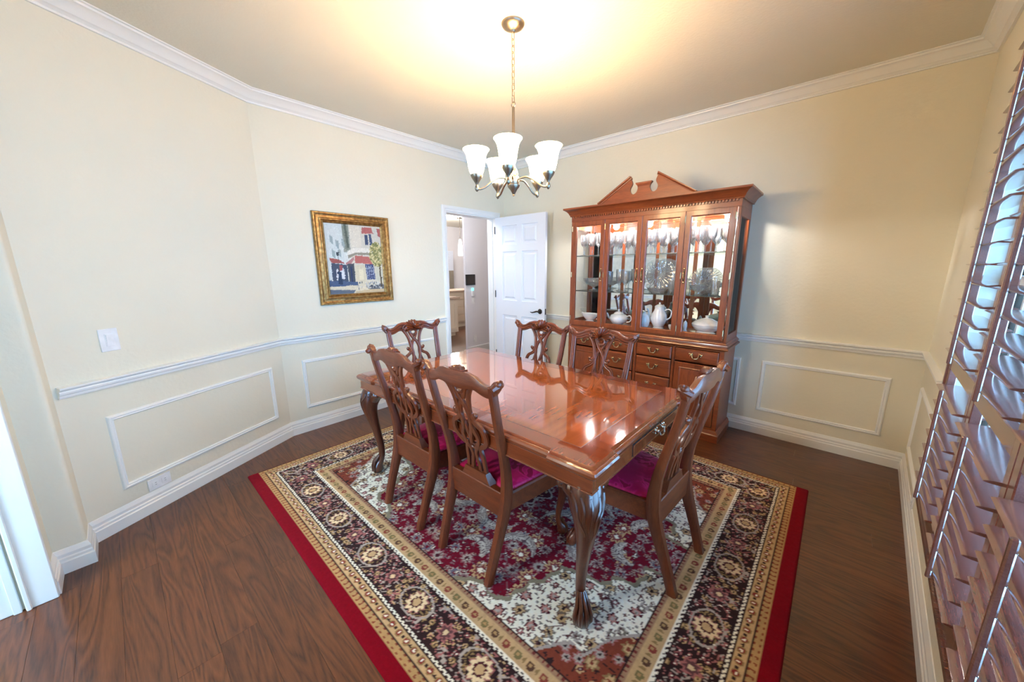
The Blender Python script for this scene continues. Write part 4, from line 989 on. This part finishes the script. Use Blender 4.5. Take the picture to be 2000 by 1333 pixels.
# broken pediment
ped = [(-.40, 1.996), (.40, 1.996), (.115, 2.172), (.100, 2.13), (.118, 2.09), (.110, 2.058), (.088, 2.044), (.064, 2.056), (.052, 2.084), (.055, 2.105), (.066, 2.122)]
full = ped + [(-x, z) for x, z in ped[:1:-1]]
left = [(-.40, 1.996), (.40, 1.996)] + cr(ped[2:], 3) + [(-x, z) for x, z in cr(ped[2:], 3)[::-1]]
from mathutils.geometry import tessellate_polygon
def prism_concave(mb, poly, y0, y1):
    tr = tessellate_polygon([[Vector((x, z, 0)) for x, z in poly]]); n = len(poly)
    vs = [(x, y0, z) for x, z in poly] + [(x, y1, z) for x, z in poly]
    fs = [tuple(t) for t in tr] + [tuple(n + i for i in reversed(t)) for t in tr] + [(i, (i + 1) % n, n + (i + 1) % n, n + i) for i in range(n)]
    mb.add(vs, fs)
YP = CFu - .040
mb = M(); prism_concave(mb, left, YP, YP + .018); mb.obj('pediment', m_cab, cab, ang=30)
for s in (-1, 1):
    mb = M(); a = Vector((s * .415, 1.994)); b = Vector((s * .113, 2.182)); d = (b - a).normalized(); n_ = Vector((-d.y, d.x)) * (-s)
    if n_.y < 0: n_ = -n_
    secs = [(-.012, -.002), (-.012, -.006), (-.004, -.008), (.004, -.016), (.010, -.018), (.014, -.018), (.014, .020), (-.012, .020)]
    mb.loft([[(p.x + n_.x * h, YP + o_, p.y + n_.y * h) for h, o_ in secs] for p in (a, b)], True, True)
    mb.obj('raking_moulding', m_cab, cab, ang=25)
mb = M(); mb.loft([[(-.052 - i, YP - i * .6, z), (.052 + i, YP - i * .6, z), (.052 + i, YP + .018 + i * .4, z), (-.052 - i, YP + .018 + i * .4, z)] for i, z in ((0, 2.100), (.002, 2.104), (.006, 2.112), (.014, 2.120), (.017, 2.126), (.017, 2.132))], True, True)
mb.obj('centre_plinth', m_cab, cab, ang=25)
# puck lights
for x in (-.53, -.17, .17, .53):
    mb = M(); mb.lathe([(.001, 1.885), (.036, 1.885), (.036, 1.874), (.028, 1.870), (.001, 1.870)], (x, -.23, 0), 16); mb.obj('puck_light', emis('puck_glow', (1, .93, .84, 1), 6) if x < -.5 else bpy.data.materials['puck_glow'], cab)
    point('puck_bulb', (CX + x, -.23, 1.855), PUCK_W, (1, .98, .96), .03)

# ------------------------------------------------------------------ glass and china in the cabinet
def goblet(h=.200, r=.036):
    return M().lathe([(.034, 0), (.033, .003), (.006, .008), (.0045, .02), (.0045, .075), (.008, .083), (.024, .10), (r, .13), (r * 1.02, .17), (r * .95, h), (r * .95 - .002, h), (r * .98, .17), (r - .003, .13), (.020, .104), (.001, .094)], n=12, cap=False)
G0 = goblet().obj('crystal_goblet', m_glass, ang=60)
tag(G0, 'clear stemmed crystal goblet in the rows on the top glass shelf', 'glass', 'crystal goblets on the top glass shelf'); G0.location = (1.42, -.34, 1.5452)
first = True
for row_, yy in enumerate((-.345, -.245)):
    for i in range(14):
        x = 1.425 + i * .0965 + (.0 if row_ == 0 else .012)
        if x > 2.70: continue
        nth = ['first', 'second', 'third', 'fourth', 'fifth', 'sixth', 'seventh', 'eighth', 'ninth', 'tenth', 'eleventh', 'twelfth', 'thirteenth', 'fourteenth'][i]
        lbg = 'crystal goblet, %s from the left in the %s row on the top glass shelf' % (nth, ('front', 'back')[row_])
        if first: G0.location = (x, yy, 1.5452); first = False; G0['label'] = lbg; continue
        c = G0.copy(); COL.objects.link(c); c['label'] = lbg; c.location = (x, yy + rnd.uniform(-.006, .006), 1.5452); c.rotation_euler.z = rnd.random() * 6
        s = 1.0 if row_ == 0 else 1.09; c.scale = (1, 1, s)
# second shelf
z2 = 1.2003
def fluted(prof, n=48, amp=.06, k=12, c=(0, 0, 0)):
    mb = M(); rings = []
    for r_, z in prof:
        rings.append([(c[0] + r_ * (1 + amp * math.cos(k * 2 * PI * j / n)) * math.cos(2 * PI * j / n), c[1] + r_ * (1 + amp * math.cos(k * 2 * PI * j / n)) * math.sin(2 * PI * j / n), c[2] + z) for j in range(n)])
    mb.loft(rings); return mb
o = fluted([(.001, .0), (.045, .0), (.046, .004), (.012, .012), (.010, .03), (.03, .042), (.07, .06), (.10, .09), (.108, .122), (.104, .122), (.094, .09), (.06, .064), (.001, .05)], amp=.04).obj('glass_bowl', m_glass, ang=60); o.location = (1.50, -.25, z2)
tag(o, 'cut glass footed bowl at the left end of the middle shelf', 'bowl')
for i, (x, h) in enumerate(((1.68, .19), (1.765, .21), (1.85, .19), (1.935, .17))):
    o = M().lathe([(.03, 0), (.03, .003), (.006, .01), (.005, .05), (.012, .065), (.034, .10), (.036, h), (.034, h), (.032, .10), (.001, .07)], n=14, cap=False).obj('wine_glass', m_glass, ang=60)
    o.location = (x, -.27 + .05 * (i % 2), z2); tag(o, ['stemmed wine glass next to the footed bowl', 'tallest stemmed wine glass on the middle shelf', 'stemmed wine glass second from the platter', 'shortest stemmed wine glass beside the cut glass platter'][i], 'glass', 'wine glasses on the middle shelf')
def disc(name, r, x, z, y, label, lean=.12, cat='platter'):
    mb = M(); n = 72; rings = []
    for rr, d in ((.001, .004), (.25, .006), (.30, .002), (.62, .006), (.66, .0), (.93, .006), (1.0, .010), (1.0, .016), (.5, .014), (.001, .014)):
        rings.append([(r * rr * (1 + (.03 * math.cos(24 * 2 * PI * j / n) if rr > .9 else 0)) * math.cos(2 * PI * j / n), d * 1.0 + (.003 * math.cos(24 * 2 * PI * j / n) if .25 < rr < .95 else 0), r * rr * math.sin(2 * PI * j / n)) for j in range(n)])
    mb.loft(rings); 
    for i in range(24):
        a = 2 * PI * i / 24; mb.tube([(r * .28 * math.cos(a), .0, r * .28 * math.sin(a)), (r * .60 * math.cos(a + .12), -.004, r * .60 * math.sin(a + .12)), (r * .9 * math.cos(a), .0, r * .9 * math.sin(a))], [.003, .005, .002], 5)
    o = mb.obj(name, m_glass, ang=60); o.location = (x, y, z); o.rotation_euler = (-lean, 0, 0); tag(o, label, cat); return o
disc('glass_platter', .155, 2.115, 1.200 + .158, -.16, 'large round cut glass platter standing on the middle shelf')
disc('glass_plate', .112, 2.50, 1.200 + .114, -.17, 'smaller round cut glass plate standing on the middle shelf, right of the platter', cat='plate')
o = fluted([(.001, 0), (.05, 0), (.07, .02), (.085, .045), (.08, .045), (.066, .022), (.001, .008)], amp=.05, k=16).obj('glass_bowl', m_glass, ang=60); o.location = (2.17, -.30, z2); tag(o, 'low cut glass dish in front of the large platter', 'bowl')
for i, (x, y, lb) in enumerate(((2.285, -.27, 'cut glass tumbler between the platter and the smaller plate'), (2.345, -.33, 'cut glass tumbler just left of the smaller glass plate'), (2.635, -.30, 'cut glass tumbler at the right end of the middle shelf'))):
    o = fluted([(.026, 0), (.030, .01), (.034, .12), (.031, .12), (.027, .014), (.001, .012)], amp=.03, k=10, n=40).obj('glass_tumbler', m_glass, ang=60); o.location = (x, y, z2); tag(o, lb, 'glass')
o = fluted([(.001, 0), (.035, 0), (.036, .004), (.012, .012), (.012, .025), (.05, .045), (.075, .08), (.072, .08), (.045, .05), (.001, .03)], amp=.05, k=12).obj('glass_bowl', m_glass, ang=60); o.location = (2.52, -.33, z2); tag(o, 'small footed glass compote in front of the smaller glass plate', 'bowl')
# china on the deck
z3 = .8722
def pot(name, label, cat, x, y, prof, handle, spout, lid, sq=(1, 1)):
    t = thing(name, label, cat, (x, y, z3)); M().lathe(prof, n=28, cap=True, sq=sq).obj('body', m_china, t, ang=60)
    if handle: M().tube(cr(handle, 5), .0055, 8).obj('handle', m_china, t)
    if spout: M().tube(cr([p[:3] for p in spout], 4), list(np.interp(np.linspace(0, 1, (len(spout) - 1) * 4 + 1), np.linspace(0, 1, len(spout)), [p[3] for p in spout])), 8).obj('spout', m_china, t)
    if lid: M().lathe(lid, n=24, sq=sq).obj('lid', m_china, t, ang=60)
    return t
pot('teapot', 'round white china teapot on the bottom of the cabinet, left of the coffee pot', 'teapot', 1.80, -.27,
    [(.04, 0), (.045, .004), (.06, .015), (.085, .045), (.088, .065), (.075, .095), (.045, .108)], [(.080, 0, .085), (.115, 0, .095), (.130, 0, .070), (.118, 0, .040), (.082, 0, .030)],
    [(-.07, 0, .045, .016), (-.10, 0, .06, .012), (-.118, 0, .095, .008), (-.128, 0, .105, .007)], [(.046, .108), (.040, .118), (.02, .128), (.008, .131), (.006, .138), (.011, .145), (.006, .153), (.001, .154)])
pot('coffee_pot', 'tall white china coffee pot at the centre right of the cabinet bottom', 'coffee pot', 2.185, -.25,
    [(.045, 0), (.048, .005), (.040, .014), (.060, .05), (.072, .09), (.066, .13), (.046, .165), (.040, .19), (.044, .200)], [(.050, 0, .172), (.085, 0, .182), (.108, 0, .160), (.100, 0, .110), (.068, 0, .085)],
    [(-.06, 0, .07, .014), (-.088, 0, .10, .011), (-.098, 0, .15, .008), (-.112, 0, .18, .007)], [(.044, .200), (.036, .212), (.016, .222), (.006, .225), (.010, .236), (.001, .242)])
pot('gravy_boat', 'white china gravy boat at the left end of the cabinet bottom', 'gravy boat', 1.475, -.26,
    [(.035, 0), (.038, .004), (.026, .012), (.045, .03), (.062, .06), (.068, .085), (.064, .084), (.05, .05), (.001, .03)], [(.085, 0, .075), (.115, 0, .082), (.115, 0, .045), (.075, 0, .03)],
    [(-.07, 0, .066, .018), (-.098, 0, .086, .010)], None, (1.35, .8))
pot('sugar_bowl', 'white china sugar jar with lid just left of the coffee pot', 'jar', 2.075, -.34 + .03,
    [(.03, 0), (.032, .004), (.045, .03), (.05, .07), (.04, .11), (.036, .12)], None, None, [(.037, .12), (.03, .13), (.008, .14), (.010, .15), (.001, .156)])
pot('soup_tureen', 'large white china covered tureen at the right end of the cabinet bottom', 'tureen', 2.585, -.245,
    [(.06, 0), (.062, .006), (.05, .016), (.075, .035), (.088, .06), (.092, .075)], [(.112, 0, .060), (.128, 0, .066), (.128, 0, .045), (.105, 0, .035)], None,
    [(.093, .076), (.090, .084), (.070, .105), (.035, .125), (.012, .132), (.008, .140), (.014, .150), (.001, .156)], (1.25, .95))
pot('teacup', 'white china teacup right of the coffee pot', 'cup', 2.335, -.31, [(.022, 0), (.024, .003), (.020, .006), (.036, .03), (.040, .055), (.037, .055), (.032, .03), (.001, .008)], [(.038, 0, .045), (.056, 0, .045), (.054, 0, .022), (.036, 0, .02)], None, None)
pot('salt_shaker', 'small silver shaker behind the teacup near the tureen', 'shaker', 2.425, -.27, [(.018, 0), (.02, .004), (.012, .02), (.018, .05), (.014, .08), (.006, .095), (.001, .098)], None, None, None)

# ------------------------------------------------------------------ chandelier
CH0 = Vector((1.912, -1.950, HC))
cd = thing('chandelier', 'five light nickel chandelier with frosted bell shades hanging over the table', 'chandelier', tuple(CH0))
M().lathe([(.001, 0), (.062, 0), (.062, -.004), (.056, -.014), (.036, -.026), (.014, -.032), (.010, -.040), (.001, -.041)], n=28).obj('canopy', m_nickel, cd, ang=40)
zc = -.044; i = 0
while zc - .042 > -.405:
    mb = M(); L = .030; r_ = .0085
    ring = []
    for a in np.linspace(0, 2 * PI, 14, endpoint=False):
        u_ = r_ * math.cos(a); w_ = (L / 2 - r_ + .004) * (1 if math.sin(a) > 0 else -1) + r_ * math.sin(a)
        ring.append((u_, 0, zc - L / 2 + w_) if i % 2 == 0 else (0, u_, zc - L / 2 + w_))
    mb.tube(ring, .0022, 6, closed=True); mb.obj('chain_link', m_nickel, cd); zc -= .0305; i += 1
mb = M(); mb.tube([(.013 * math.cos(a), 0, zc - .008 + .013 * math.sin(a)) for a in np.linspace(0, 2 * PI, 16, endpoint=False)], .003, 6, closed=True); mb.obj('loop', m_nickel, cd)
zr = zc - .02
M().lathe([(.001, zr + .004), (.008, zr), (.009, -.70), (.012, -.71), (.022, -.728), (.026, -.745), (.024, -.755), (.030, -.762), (.031, -.795), (.027, -.802), (.036, -.806), (.034, -.816), (.020, -.832), (.010, -.850), (.006, -.856), (.007, -.862), (.001, -.866)], n=24).obj('body', m_nickel, cd, ang=40)
az0 = math.atan2(Fv.x * 0 + Fv.y, Fv.x)   # heading of the view; only used to choose the arm directions seen in the photograph
right_dir = math.atan2(Rv.y, Rv.x)
for q in range(5):
    a = right_dir + math.radians(-98 + 72 * q); ca, sa = math.cos(a), math.sin(a); R_ = .212
    P = lambda r_, z: (r_ * ca, r_ * sa, z)
    arm = M().tube(cr([P(.026, -.778), P(.06, -.770), (.09 * ca, .09 * sa, -.772), P(.13, -.795), P(.165, -.822), P(.19, -.832), P(R_, -.832)], 5), .0055, 8).obj('arm', m_nickel, cd)
    c = P(R_, 0)
    M().lathe([(.001, -.848), (.008, -.842), (.012, -.832), (.010, -.820), (.006, -.812), (.008, -.806), (.014, -.796), (.028, -.776), (.034, -.764), (.034, -.756), (.001, -.755)], c, 18).obj('lamp_cup', m_nickel, cd, ang=40)
    M().lathe([(.030, -.757), (.038, -.745), (.046, -.715), (.050, -.685), (.056, -.655), (.066, -.635), (.074, -.626), (.072, -.624), (.062, -.632), (.052, -.652), (.046, -.685), (.042, -.715), (.034, -.742), (.001, -.752)], c, 24, cap=False).obj('lamp_shade', m_shade, cd, ang=60)
    M().ball((c[0], c[1], -.690), .022, 10).obj('bulb', emis('bulb_glow', (1, .9, .75, 1), 20) if q == 0 else bpy.data.materials['bulb_glow'], cd)
    pt_ = point('chandelier_bulb', (CH0.x + c[0], CH0.y + c[1], HC - .600), CHANDELIER_W / 5 * 1.0, (1.0, .72, .42), .05)

# ------------------------------------------------------------------ window and shutters
def rx(s, o, z): return (*RW(s, o), z)
# white sash frame with panes outside the shutters
root = struct(bpy.data.objects.new('window_1', None)); COL.objects.link(root)
mb = M(); F0, F1 = -.114, -.090
def wb(mb, s0, s1, o0, o1, z0, z1, b=.002):
    mb.bbox(s0, o0, z0, s1, o1, z1, b)
wb(mb, WS0, WS1, F0, F1, WZ0, WZ0 + .05); wb(mb, WS0, WS1, F0, F1, WZ1 - .05, WZ1)
nb = 3
for i in range(nb + 1):
    s = WS0 + (WS1 - WS0) * i / nb; wb(mb, max(WS0, s - .022), min(WS1, s + .022), F0, F1, WZ0, WZ1)
mb.obj('window_frame', m_trim, root, xf=lambda a, o, z: rx(a, o, z))
for i in range(nb):
    a = WS0 + (WS1 - WS0) * i / nb + .020; b = WS0 + (WS1 - WS0) * (i + 1) / nb - .020
    mb = M(); wb(mb, a, b, -.104, -.101, WZ0 + .045, WZ1 - .045, .0005); mb.obj('pane', m_pane, root, xf=lambda a, o, z: rx(a, o, z), smooth=False)
    mb = M(); zc_ = (WZ0 + WZ1) / 2; wb(mb, a, b, -.112, -.092, zc_ - .02, zc_ + .02)
    for q in (1 / 3, 2 / 3): s = a + (b - a) * q; wb(mb, s - .008, s + .008, -.108, -.097, WZ0 + .045, WZ1 - .045)
    mb.obj('muntin', m_trim, root, xf=lambda a, o, z: rx(a, o, z), smooth=False)
# reveal frame in shutter wood
mb = M(); sec4 = [(0, -.016), (0, .020), (.022, .020), (.022, -.016)]; rings = []
for (s, z, ds, dz) in ((WS0, WZ0, 1, 1), (WS1, WZ0, -1, 1), (WS1, WZ1, -1, -1), (WS0, WZ1, 1, -1)): rings.append([rx(s + ds * i, o, z + dz * i) for i, o in sec4])
rings.append(rings[0]); mb.loft(rings); struct(mb.obj('trim_%d' % k, m_shut, ang=20), 'dark wood frame around the shutters'); k += 1
pw = (WS1 - WS0 - .048) / 4
sh0 = None
names = ['dark wood plantation shutter panel nearest the back corner', 'dark wood plantation shutter panel second from the back corner', 'dark wood plantation shutter panel third from the back corner', 'dark wood plantation shutter panel nearest the camera']
ang_w = math.atan2(-1, -WM)  # direction along the wall
def build_shutter():
    t = thing('window_shutter', names[0], 'shutter'); w = pw - .004; z0 = WZ0 + .026; z1 = WZ1 - .026; st = .045
    # local frame: x along the wall, y into the room (negative of outward)
    for (a, b) in ((0, st), (w - st, w)):
        mb = M(); mb.bbox(a, -.014, z0, b, .014, z1, .003); mb.obj('stile', m_shut, t)
    for (a, b) in ((z0, z0 + .085), (.955, 1.015), (z1 - .085, z1)):
        mb = M(); mb.bbox(st, -.013, a, w - st, .013, b, .003); mb.obj('rail', m_shut, t)
    sec = []
    for q in np.linspace(0, 2 * PI, 14, endpoint=False): sec.append((.0435 * math.cos(q), .0055 * math.sin(q)))
    first = None
    def louv(zc, tilt):
        mb = M(); c_, s_ = math.cos(tilt), math.sin(tilt)
        mb.loft([[(x, a * c_ - b * s_, a * s_ + b * c_) for a, b in sec] for x in (st + .002, w - st - .002)], True, True)
        return mb
    me = None
    zs = [z0 + .085 + .038 + .0765 * i for i in range(20) if z0 + .085 + .038 + .0765 * i < .955 - .036]
    zs2 = [1.015 + .040 + .0765 * i for i in range(30) if 1.015 + .040 + .0765 * i < z1 - .085 - .036]
    for zc in zs + zs2:
        if me is None: o = louv(0, math.radians(-2)).obj('louver', m_shut, t); me = o.data
        else: o = bpy.data.objects.new('louver', me); COL.objects.link(o); o.parent = t
        o.location = (0, 0, zc)
    for zz in (zs, zs2):
        mb = M(); mb.bbox(w / 2 - .007, .045, zz[0] - .030, w / 2 + .007, .058, zz[-1] + .03, .003)
        r_ = mb.obj('tilt_rod', m_shut, t)
        mb = M()
        for zc in zz: mb.tube([(w / 2, .040, zc - .004), (w / 2, .047, zc - .002)], .0022, 6)
        tag(mb.obj('staple', m_nickel, r_), kind='stuff')
    return t
sh0 = build_shutter()
for i in range(4):
    t = sh0 if i == 0 else copy_tree(sh0)
    s = WS0 + .024 + pw * i + .002; x_, y_ = RW(s, 0.0); t.location = (x_, y_, 0); t.rotation_euler = (0, 0, ang_w)
    t['label'] = names[i]; t['group'] = 'plantation shutters on the right wall'
# the local y axis of the shutters must point into the room
for o in [q for q in COL.objects if q.name.startswith('window_shutter')]:
    yv = Matrix.Rotation(o.rotation_euler.z, 3, 'Z') @ Vector((0, 1, 0))
    if yv.x > 0: o.scale = (1, -1, 1)
